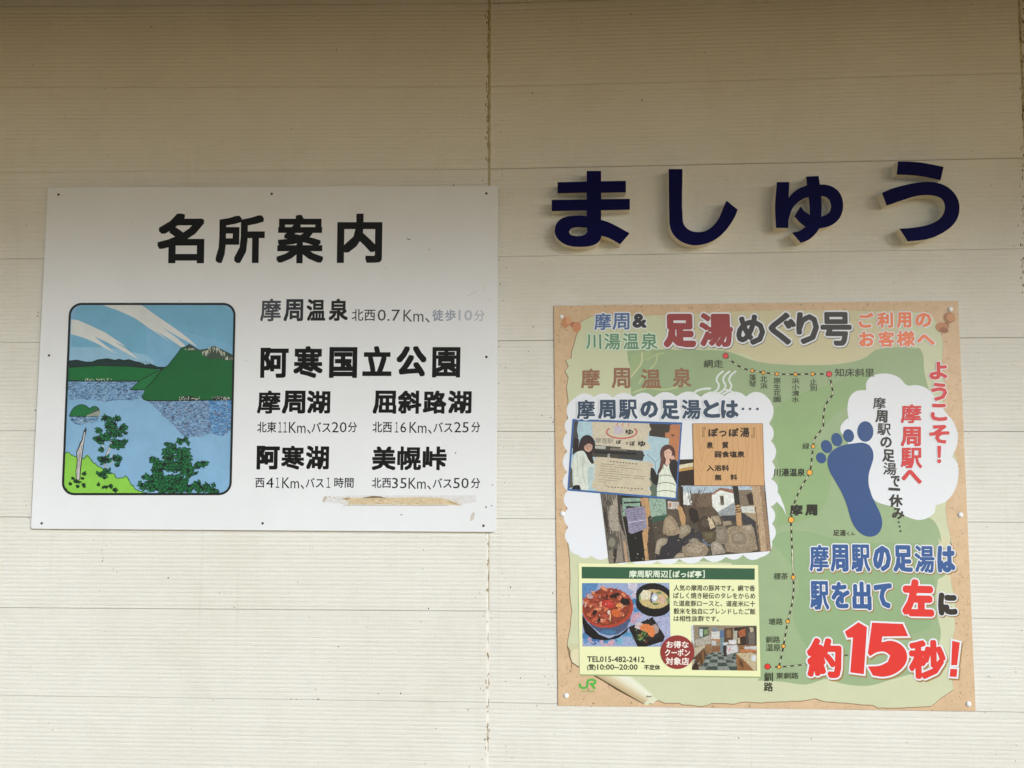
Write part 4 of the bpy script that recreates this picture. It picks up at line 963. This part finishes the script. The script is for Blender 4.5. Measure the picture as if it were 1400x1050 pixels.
fp((150, 96, 56), 27, 1100, 370, 1350, 365, 1350, 480, 1110, 480); fp((190, 196, 200), 28, 1170, 395, 1345, 380, 1345, 430, 1180, 425); fp((196, 120, 66), 28, 1120, 430, 1350, 430, 1350, 455, 1120, 470)
fp((134, 142, 136), 26, 640, 490, 1050, 440, 1100, 720, 540, 720)
for j in range(6):
    y0 = 470+[0, 25, 55, 95, 140, 190][j]; y1 = 470+[25, 55, 95, 140, 190, 250][j]
    for i in range(9):
        if (i+j) % 2: continue
        fx = lambda t, y: 810+(t-4)*(46+(y-470)*.52)
        fp((62, 78, 74), 27, fx(i, y0), y0, fx(i+1, y0), y0, fx(i+1, y1), y1, fx(i, y1), y1)
fp((186, 176, 150), 28, 490, 410, 640, 365, 640, 385, 500, 530); fp((196, 186, 158), 28, 455, 580, 505, 560, 460, 680); fp((96, 62, 38), 28, 500, 530, 630, 410, 650, 500, 620, 620, 520, 600); fp((60, 40, 30), 27.5, 460, 640, 530, 600, 560, 710, 460, 710)
fp((150, 104, 62), 29, 600, 460, 615, 450, 625, 630, 610, 630); fp((150, 104, 62), 29, 560, 580, 575, 575, 585, 670, 570, 670)
fp((54, 44, 44), 28, 885, 380, 930, 370, 930, 525, 890, 520); fp((206, 206, 212), 29, 935, 380, 1080, 370, 1090, 460, 940, 500); fp((212, 170, 176), 29.5, 950, 410, 1000, 400, 1000, 450, 955, 455); fp((196, 204, 216), 29.5, 880, 340, 960, 330, 940, 370, 890, 375); fp((214, 214, 220), 29.5, 960, 300, 1060, 300, 1060, 360, 970, 350); fp((120, 124, 120), 29, 940, 500, 1010, 480, 1000, 580, 940, 570)
fp((150, 98, 50), 28, 1060, 500, 1150, 520, 1310, 720, 1080, 720); fp((196, 178, 140), 29, 1060, 485, 1280, 470, 1345, 500, 1345, 720, 1300, 710, 1200, 600); fp((100, 66, 40), 29, 1100, 560, 1160, 600, 1170, 690, 1110, 640); fp((206, 220, 230), 30, 1270, 510, 1330, 505, 1330, 590, 1275, 585)
p.dabs(1300, .3, .8, 31, .2, .5)
p.clip = None; p.done()
# ---- stamp
p = Print('coupon_stamp', ps, PD, PO); q = K7(792, 576); p.ell(q[0], q[1], 23.1, 23.1, (140, 52, 50), 40, 0, 40)
for s, b in (('お得な', (726, 509, 860, 552)), ('クーポン', (718, 556, 868, 600)), ('対象店', (722, 607, 862, 653))): p.text(s, bx(K7, *b), (232, 226, 220), .3, 42, .01)
p.done()
# ---- railway company mark
p = Print('company_mark', ps, PD, PO); JG = (86, 176, 72)
p.line(kk(G, 245, 585, 250, 625, 280, 650, 330, 648, 355, 620, 358, 560, 380, 538, 455, 538, 475, 560, 460, 590, 425, 592, 395, 592), 3.0, JG, 12, smooth=75)
p.line(kk(G, 410, 590, 468, 665), 3.2, JG, 12.4)
p.text('JR北海道', bx(G, 270, 690, 462, 716), (140, 176, 96), .1, 12)
p.done('green letters JR in the corner')

# ---- wood-grain notice on the poster
p = Print('wood_notice', ps, PD, PO)
p.poly(kk(Hk, 72, 92, 1082, 92, 1108, 990, 94, 988), (150, 108, 76), 36); fr = kk(Hk, 80, 99, 1072, 99, 1098, 982, 100, 980); p.poly(fr, (204, 162, 116), 36.5); p.clip = fr
for pts in ((130, 110, 140, 300, 180, 500, 205, 650, 215, 560, 270, 330, 290, 110), (100, 560, 200, 800, 215, 760, 270, 600, 370, 440, 390, 110), (160, 110, 170, 300, 190, 480, 240, 330, 245, 110), (110, 740, 160, 830, 210, 980), (440, 110, 430, 400, 400, 600, 290, 780, 280, 980), (500, 110, 480, 600, 360, 860, 340, 980),
            (660, 120, 640, 400, 680, 560, 640, 780, 520, 980), (720, 110, 730, 460, 800, 600, 780, 800, 770, 980), (720, 600, 700, 800, 650, 980), (800, 110, 850, 500, 830, 980), (920, 110, 930, 500, 920, 800, 880, 980), (980, 110, 1000, 400, 1020, 600, 1080, 800), (1040, 110, 1060, 400, 1090, 600), (560, 110, 570, 500, 600, 620, 460, 880, 440, 980), (850, 110, 880, 300, 850, 620)):
    p.line(kk(Hk, *pts), .55, (182, 136, 92), 37, smooth=60)
p.clip = None; NB = (52, 36, 24)
p.text('『', bx(Hk, 212, 146, 262, 290), (150, 116, 80), .3, 38); p.text('ぽ', bx(Hk, 296, 160, 440, 286), NB, .7, 38); p.text('っ', bx(Hk, 452, 195, 560, 284), NB, .5, 38); p.text('ぽ', bx(Hk, 590, 160, 736, 286), NB, .7, 38); p.text('湯', bx(Hk, 752, 150, 890, 294), NB, .5, 38); p.text('』', bx(Hk, 916, 150, 966, 300), (150, 116, 80), .3, 38)
for s, b in (('泉', (272, 356, 368, 455)), ('質', (494, 356, 590, 455)), ('弱食塩泉', (382, 488, 822, 585)), ('入浴料', (274, 688, 600, 780)), ('無', (388, 822, 490, 915)), ('料', (614, 822, 716, 912))): p.text(s, bx(Hk, *b), NB, .45, 38)
p.done('tan wood-grain notice panel printed with bath details')

# ---- bath photo (behind)
random.seed(11)
p = Print('bath_photograph', ps, PD, dict(PH, noise=.22, scale=180))
fr = kk(K5, 290, 210, 1262, 232, 1312, 778, 372, 852); fr[0] = K5(298, 262)
p.clip = fr; p.poly(fr, (84, 74, 60), 10)
def dp(c, l, *pts, k=D): p.poly(kk(k, *pts), c, l)
dp((52, 38, 28), 11, -20, 110, 130, 100, 130, 370, -20, 375); dp((222, 214, 176), 12, -20, 175, 130, 150, 130, 185, -20, 212); dp((206, 152, 72), 12, -20, 212, 130, 186, 130, 212, -20, 238)
dp((176, 196, 214), 11, 10, 365, 780, 365, 780, 480, 10, 450); dp((120, 98, 76), 11.5, 100, 440, 300, 430, 300, 560, 100, 560); dp((136, 118, 96), 11.5, 540, 405, 660, 405, 690, 560, 540, 560)
dp((226, 230, 228), 12, 20, 420, 100, 440, 110, 550, 30, 540); dp((228, 234, 228), 13, 290, 450, 370, 408, 500, 440, 520, 640, 370, 640, 300, 560); dp((150, 100, 80), 13.5, 270, 452, 370, 385, 490, 400, 500, 440, 370, 408, 290, 455)
dp((150, 160, 164), 13.6, 350, 610, 500, 520, 520, 640, 370, 645); dp((112, 100, 84), 14, 368, 460, 402, 458, 408, 545, 374, 545); dp((70, 64, 58), 14.3, 374, 470, 394, 468, 398, 515, 380, 515)
dp((60, 44, 34), 13, 610, 450, 680, 420, 690, 540, 640, 545); dp((206, 208, 200), 12.5, 560, 560, 690, 550, 695, 620, 570, 615); dp((170, 150, 118), 12, 570, 615, 700, 620, 705, 700, 600, 640)
dp((62, 60, 66), 12.5, 380, 640, 590, 620, 690, 690, 730, 980, 690, 900, 600, 720, 400, 690)
dp((96, 78, 60), 12, 30, 560, 330, 560, 330, 640, 60, 700)
for _ in range(26):
    x = random.uniform(60, 240); p.line(kk(D, 110+random.uniform(-20, 40), 600, x, random.uniform(380, 470)), .45, (84, 66, 54), 13)
dp((46, 34, 30), 13.6, 75, 590, 110, 565, 160, 600, 180, 690, 130, 720, 90, 680)
dp((50, 44, 40), 14, 486, 370, 536, 370, 556, 560, 508, 560); dp((196, 150, 98), 14.2, 508, 550, 556, 545, 576, 740, 524, 735)
for y in (565, 588, 608): dp((80, 56, 36), 14.6, 510, y, 560, y-6, 562, y+3, 512, y+9)
dp((190, 160, 124), 15, 660, 368, 772, 368, 842, 968, 738, 978); dp((160, 128, 96), 15.3, 735, 368, 772, 368, 842, 968, 805, 970); dp((130, 100, 74), 15.6, 690, 560, 700, 560, 750, 978, 738, 978)
dp((60, 40, 30), 14, -10, 375, 25, 375, 30, 560, 48, 640, 0, 560); dp((200, 152, 98), 14.4, -30, 540, 10, 560, 48, 650, 48, 725, 10, 730)
# stones
def stone(k, c, l, *pts):
    q = kk(k, *pts); p.poly([(x+.6, y+.9) for x, y in q], (44, 38, 32), l-.3, smooth=70); p.poly(q, c, l, smooth=70)
    cx_, cy_ = sum(a[0] for a in q)/len(q), sum(a[1] for a in q)/len(q)
    p.poly([(cx_+(a[0]-cx_)*.6-.8, cy_+(a[1]-cy_)*.55-1.4) for a in q], tuple(min(255, v+16) for v in c), l+.3, smooth=70)
stone(D, (150, 134, 110), 16, 20, 930, 100, 900, 220, 900, 260, 960, 240, 1010, 80, 1020, 30, 1000); stone(D, (160, 148, 130), 16, 290, 900, 340, 875, 400, 940, 420, 990, 300, 1010)
stone(D, (150, 132, 106), 15.5, 440, 760, 560, 740, 680, 750, 720, 960, 600, 990, 430, 980, 410, 900); stone(D, (140, 124, 102), 16, 470, 820, 560, 790, 620, 850, 600, 910, 480, 910); stone(D, (160, 142, 116), 15.8, 560, 740, 660, 725, 690, 800, 600, 800)
stone(D, (132, 120, 104), 15.6, 330, 740, 420, 740, 440, 880, 400, 910, 330, 880); stone(D, (150, 132, 108), 15.4, 390, 700, 470, 690, 480, 730, 400, 740); stone(D, (156, 138, 112), 15, 280, 650, 360, 640, 385, 720, 320, 740)
stone(D, (70, 56, 44), 16, 165, 740, 200, 660, 250, 645, 310, 690, 330, 770, 280, 780, 190, 780); stone(D, (196, 176, 140), 16.5, 255, 648, 300, 690, 325, 750, 280, 770, 262, 700); stone(D, (92, 80, 54), 16, 200, 790, 330, 790, 310, 880, 260, 900, 215, 850)
dp((60, 56, 62), 14.8, 20, 900, 90, 830, 180, 780, 260, 900, 230, 910, 100, 900); dp((96, 112, 140), 15.2, 190, 860, 230, 880, 290, 900, 280, 930, 230, 910); stone(D, (134, 122, 104), 15.4, 80, 870, 140, 850, 180, 880, 190, 910, 90, 910)
stone(D, (150, 138, 112), 15, 0, 740, 80, 730, 100, 790, 20, 850, -10, 850)
stone(C, (158, 136, 108), 14.5, 790, 560, 820, 440, 870, 400, 920, 440, 1000, 610, 980, 640, 870, 660, 800, 640); stone(C, (150, 134, 106), 14.5, 1010, 550, 1060, 520, 1140, 560, 1120, 640, 1050, 680, 1020, 650)
stone(C, (160, 146, 124), 14.5, 720, 720, 780, 690, 850, 700, 830, 760, 770, 800, 740, 900, 690, 880, 700, 800); dp((50, 48, 54), 14.2, 700, 900, 800, 770, 850, 680, 1040, 640, 1180, 560, 1200, 700, 1050, 800, 920, 950, 700, 960, k=C)
stone(C, (158, 142, 116), 15, 920, 940, 980, 880, 1060, 890, 1100, 920, 1060, 945); stone(C, (156, 138, 112), 14.9, 1050, 800, 1180, 740, 1230, 780, 1230, 940, 1110, 930, 1030, 860)
# left: weathered post, green shed, lilac notice
dp((40, 36, 32), 12, 20, 140, 560, 140, 560, 980, 110, 1005, k=C); dp((136, 172, 152), 12.5, 280, 190, 510, 190, 500, 300, 330, 290, 310, 420, 285, 420, k=C); dp((150, 182, 164), 12.5, 610, 195, 820, 200, 835, 390, 640, 430, k=C)
for s in ((620, 410, 710, 230, 800, 400), (640, 210, 760, 380), (700, 205, 790, 330), (660, 420, 840, 400)): p.line(kk(C, *s), .8, (96, 140, 116), 13)
dp((50, 90, 74), 13, 640, 440, 840, 400, 840, 450, 660, 500, k=C); dp((96, 80, 64), 12.2, 830, 340, 1000, 330, 1010, 520, 850, 400, k=C); dp((196, 190, 184), 12.4, 850, 230, 990, 240, 990, 330, 850, 330, k=C); dp((200, 110, 60), 12.6, 866, 250, 890, 250, 892, 300, 868, 300, k=C)
dp((198, 150, 98), 14, 500, 190, 605, 190, 640, 420, 600, 640, 620, 965, 570, 970, 530, 640, 560, 420, k=C); dp((72, 60, 52), 14.4, 600, 430, 640, 400, 690, 720, 700, 950, 615, 968, 590, 770, 610, 640, k=C)
dp((36, 34, 34), 13.8, 290, 240, 530, 230, 530, 248, 300, 262, k=C)
dp((30, 28, 26), 13, 320, 430, 560, 430, 560, 980, 370, 990, k=C)
dp((146, 140, 172), 15, 305, 335, 340, 320, 560, 292, 580, 470, 590, 570, 400, 638, 360, 620, 350, 500, 330, 400, k=C)
for i in range(8):
    if i == 5: p.line(kk(C, 355, 500, 580, 462), 1.0, (206, 200, 220), 16)
    else: p.line(kk(C, 375+i*3, 350+i*27, 530, 328+i*27), .7, (110, 104, 146), 16)
dp((120, 110, 98), 14, 20, 140, 220, 150, 230, 420, 330, 700, 375, 985, 105, 1008, k=C)
for i in range(16):
    x = 40+i*14; p.line(kk(C, x, 150, x+30, 420, x+50+i*2, 680, x+70+i*4, 1000), random.uniform(.5, 1.4), random.choice(((84, 76, 68), (150, 140, 126), (60, 54, 48), (166, 154, 138))), 14.5, smooth=60)
dp((168, 156, 140), 14.8, 120, 300, 215, 160, 225, 420, 260, 600, 150, 600, 120, 520, k=C); dp((60, 54, 50), 14.9, 215, 150, 270, 160, 260, 330, 300, 560, 330, 700, 300, 640, 240, 480, k=C)
dp((60, 52, 44), 14.9, 40, 300, 70, 360, 110, 560, 90, 620, 60, 480, k=C); dp((146, 136, 122), 14.9, 220, 830, 270, 760, 290, 985, 205, 995, k=C); dp((54, 48, 42), 15, 180, 830, 215, 820, 195, 1000, 170, 1002, k=C); dp((132, 122, 106), 15, 110, 840, 160, 850, 160, 1000, 120, 1004, k=C)
dp((196, 150, 108), 15, 295, 730, 320, 740, 350, 985, 325, 990, k=C)
for x, y, rx, ry, c in ((110, 250, 55, 50, (112, 102, 92)), (105, 250, 34, 34, (84, 76, 70)), (165, 730, 70, 100, (96, 90, 80)), (150, 745, 44, 62, (134, 128, 112)), (150, 745, 26, 40, (116, 112, 98))): q = C(x, y); p.ell(q[0], q[1], rx/9.13, ry/9.13, c, 15.5+(60-rx)*.01)
for _ in range(200):
    q = (random.uniform(826, 1050), random.uniform(690, 768)); s = random.uniform(.3, 1.1)
    p.ell(q[0], q[1], s, s*random.uniform(.4, 1), random.choice(((60, 52, 44), (120, 108, 90), (176, 162, 138), (40, 36, 32))), 17.2, random.uniform(-1, 1), 6)
p.dabs(5200, .3, 1.0, 17.4, .2, .6)
p.clip = None; p.done()
# ---- photo of two women beside the wooden signboards
p = Print('visitors_photograph', ps, PD, dict(PH, noise=.1, scale=120))
o4 = kk(K5, 160, 12, 797, 32, 765, 482, 130, 427); i4 = kk(K5, 170, 24, 787, 44, 757, 470, 140, 417)
p.poly(o4, (64, 100, 160), 20); p.poly(i4, (168, 196, 208), 21); p.clip = i4
def wp(k, c, l, *pts, s=55): p.poly(kk(k, *pts), c, l, smooth=s)
wp(A, (74, 72, 74), 22, 120, 70, 185, 90, 165, 200, 180, 290, 120, 420, 90, 420); wp(A, (90, 84, 76), 22, 60, 640, 110, 650, 110, 800, 120, 880, 70, 900)
wp(A, (70, 66, 60), 22, 340, 370, 900, 400, 900, 560, 330, 520); wp(A, (176, 180, 172), 22.5, 380, 385, 510, 395, 510, 430, 380, 420, s=1); wp(A, (120, 116, 108), 22.5, 560, 410, 760, 420, 760, 450, 560, 440, s=1); wp(A, (36, 36, 36), 22.7, 370, 440, 880, 470, 880, 500, 370, 480, s=1); wp(A, (150, 156, 150), 22.8, 530, 490, 560, 480, 560, 530, 530, 530, s=1)
wp(B, (62, 54, 48), 22, 330, 100, 700, 120, 700, 330, 560, 300, 330, 270, s=1); wp(B, (182, 122, 84), 23, 580, 140, 700, 120, 690, 570, 640, 570, 600, 400, 565, 400, 565, 300, 520, 290, 520, 230, 570, 230, s=1); wp(B, (90, 50, 34), 24, 590, 250, 640, 262, 600, 285, s=1)
p.line(kk(B, 300, 490, 400, 580, 405, 680), .7, (104, 116, 126), 22.5); p.line(kk(B, 410, 580, 470, 520), .6, (104, 116, 126), 22.5)
wp(B, (60, 60, 58), 22.4, -20, 420, 250, 450, 270, 500, 250, 570, -20, 540, s=1); wp(B, (92, 106, 92), 22, 330, 760, 420, 820, 420, 1000, 340, 1000, s=1)
SGN = (200, 192, 172)
wp(A, SGN, 24, 345, 95, 500, 75, 700, 70, 875, 75, 875, 425, 700, 405, 500, 390, 380, 376, 385, 330, 350, 290, 355, 230, 345, 180); wp(B, SGN, 24, -10, 80, 340, 100, 330, 140, 355, 190, 320, 240, 325, 300, 290, 320, 345, 400, 350, 425, 260, 445, -10, 425)
wp(A, (196, 186, 164), 24, 400, 520, 640, 540, 875, 575, 875, 975, 420, 935, 340, 880, 345, 820, 375, 760, 370, 690, 390, 640, 365, 580); wp(B, (196, 186, 164), 24, -10, 565, 340, 580, 365, 620, 350, 700, 360, 740, 325, 780, 360, 840, 340, 880, 310, 890, 355, 950, 350, 980, -10, 960)
# hot spring ring mark on the board
cx_, cy_ = A(700, 225)
ring = [(cx_+20.6*math.cos(t), cy_+8.6*math.sin(t)) for t in [math.radians(a) for a in range(-35, 216, 10)]]
p.line(ring, 2.0, (190, 96, 94), 26.5)
for x in (645, 710, 780): p.line(kk(A, x-10, 90, x+14, 115, x-6, 135, x+8, 158), 1.2, (206, 110, 110), 25, smooth=70)
wp(A, (190, 180, 196), 25, 610, 150, 700, 150, 720, 240, 610, 250)
p.text('ゆ', bx(A, 745, 190, 838, 258), (40, 34, 32), .45, 26, .03); p.text('摩周駅', bx(A, 385, 295, 600, 362), (140, 134, 124), .1, 26, .04)
p.text('ぽ', bx(A, 632, 318, 695, 368), (50, 44, 40), .3, 26); p.text('っ', bx(A, 745, 345, 775, 378), (50, 44, 40), .3, 26); p.text('ぽ', bx(A, 795, 330, 860, 390), (50, 44, 40), .35, 26); p.text('ゆ', bx(B, 195, 328, 286, 402), (40, 34, 32), .55, 26, .04)
for i in range(9):
    x0_, y0_ = 455-(i % 3)*10-i*2, 603+i*27
    x1_ = (810, 900, 740, 715, 1000, 980, 730, 670, 610)[i]; n = int((x1_-x0_)/24)
    for j in range(n):
        if random.random() < .9: a = x0_+j*24; q = A(a, y0_+(a-x0_)*.09); p.line([q, (q[0]+2.1, q[1]+.2)], .75, (118, 110, 100), 25)
for j in range(9): a = 560+j*38; q = A(a, 575+(a-560)*.1); p.line([q, (q[0]+2.2, q[1]+.2)], 1.3, (90, 82, 74), 25)
for j in range(11): a = 530+j*40; q = A(a, 880+(a-530)*.06); p.line([q, (q[0]+2.4, q[1]+.2)], 1.2, (90, 82, 74), 25)
p.dabs(1600, .35, 1.1, 24.1, .05, .6); p.rec = []
# left woman
wp(A, (206, 214, 206), 27, 105, 590, 125, 530, 175, 455, 225, 448, 262, 480, 310, 560, 370, 600, 375, 700, 370, 780, 330, 860, 310, 880, 300, 920, 215, 925, 200, 870, 120, 865, 112, 700, 100, 640)
wp(A, (176, 196, 198), 27.5, 300, 640, 370, 640, 372, 760, 330, 860, 300, 880, 290, 700); wp(A, (186, 194, 186), 27.5, 235, 480, 262, 560, 240, 660, 260, 800, 290, 880, 270, 860, 235, 740, 225, 620); wp(A, (34, 30, 32), 27.3, 95, 915, 130, 865, 195, 858, 212, 920)
wp(A, (46, 36, 38), 28, 180, 440, 200, 330, 240, 275, 300, 260, 350, 290, 380, 350, 375, 430, 350, 470, 355, 540, 370, 600, 340, 605, 300, 550, 270, 480, 240, 450, 170, 460, 110, 500, 120, 400, 140, 290, 190, 310)
wp(A, (196, 158, 142), 29, 250, 390, 265, 360, 310, 350, 345, 375, 350, 410, 335, 445, 300, 465, 270, 450, 252, 425); wp(A, (46, 36, 38), 30, 240, 400, 250, 345, 300, 310, 350, 350, 350, 385, 325, 365, 290, 365, 262, 385)
wp(A, (150, 84, 80), 30.5, 280, 420, 300, 428, 318, 422, 300, 436); wp(A, (60, 44, 44), 30.5, 272, 392, 290, 388, 290, 395); wp(A, (60, 44, 44), 30.5, 318, 396, 336, 394, 334, 401)
# right woman
wp(B, (214, 222, 208), 27, 440, 720, 500, 620, 560, 620, 610, 720, 650, 860, 645, 1010, 420, 990, 430, 850); 
for y in (745, 835, 930): p.line(kk(B, 445-(y-745)*.12, y+10, 500, y-6, 560, y-4, 600+(y-745)*.2, y+10, 645, y+28), .8, (70, 74, 72), 28)
wp(B, (40, 36, 36), 28, 600, 550, 640, 555, 665, 575, 690, 580, 655, 850, 620, 780, 580, 690, 570, 610); wp(B, (40, 36, 36), 28, 350, 650, 380, 660, 420, 740, 445, 700, 440, 800, 425, 870, 380, 840, 345, 760)
wp(B, (84, 56, 50), 29, 455, 640, 470, 560, 460, 470, 490, 400, 550, 375, 610, 400, 638, 460, 635, 540, 610, 560, 570, 600, 540, 640, 500, 600, 480, 670, 440, 730, 430, 710)
wp(B, (214, 178, 160), 30, 508, 480, 515, 430, 550, 410, 590, 430, 600, 490, 585, 530, 555, 558, 525, 540); wp(B, (214, 178, 160), 29.5, 530, 545, 570, 550, 575, 600, 545, 630, 520, 610); wp(B, (206, 168, 150), 31, 575, 540, 590, 510, 625, 505, 635, 540, 605, 555)
wp(B, (206, 168, 150), 29, 355, 610, 375, 600, 380, 640, 360, 650)
wp(B, (84, 56, 50), 30.6, 500, 470, 520, 415, 560, 400, 600, 430, 600, 460, 570, 425, 530, 440); wp(B, (160, 76, 76), 31.5, 530, 525, 548, 532, 566, 524, 548, 540); wp(B, (60, 44, 42), 31.5, 518, 472, 535, 468, 534, 476); wp(B, (60, 44, 42), 31.5, 562, 466, 582, 466, 580, 474)
p.rec = None
for i in range(9): p.line(kk(A, 205+i*17, 300+abs(i-4)*7, 196+i*19, 350, 190+i*20, 410+(i % 3)*12), .35, (78, 64, 66), 30.8, smooth=60)
for i in range(6): p.line(kk(B, 480+i*6, 470, 468+i*7, 560, 455+i*9, 650+i*4), .4, (118, 84, 74), 31.6, smooth=60)
for q_ in ((130, 560, 118, 700, 130, 840), (200, 500, 225, 640, 240, 780), (160, 480, 170, 600, 165, 760), (255, 560, 300, 620), (180, 820, 230, 840)): p.line(kk(A, *q_), .8, (182, 192, 186), 28.5, smooth=60)
for q_ in ((470, 700, 460, 850, 450, 980), (560, 640, 575, 760, 590, 960), (520, 650, 515, 800)): p.line(kk(B, *q_), .6, (190, 200, 188), 27.5, smooth=60)
p.clip = None; p.done()
# push pins
pinm = mat((226, 230, 238), .25)
for x, y in ((769, 702.5), (774, 951), (1299, 423), (1313, 704), (1324, 962.5), (767.5, 433)):
    screw('push_pin', x, y, PD, .0068 if x != 767.5 else .0058, pinm, ps, dome=.0035)
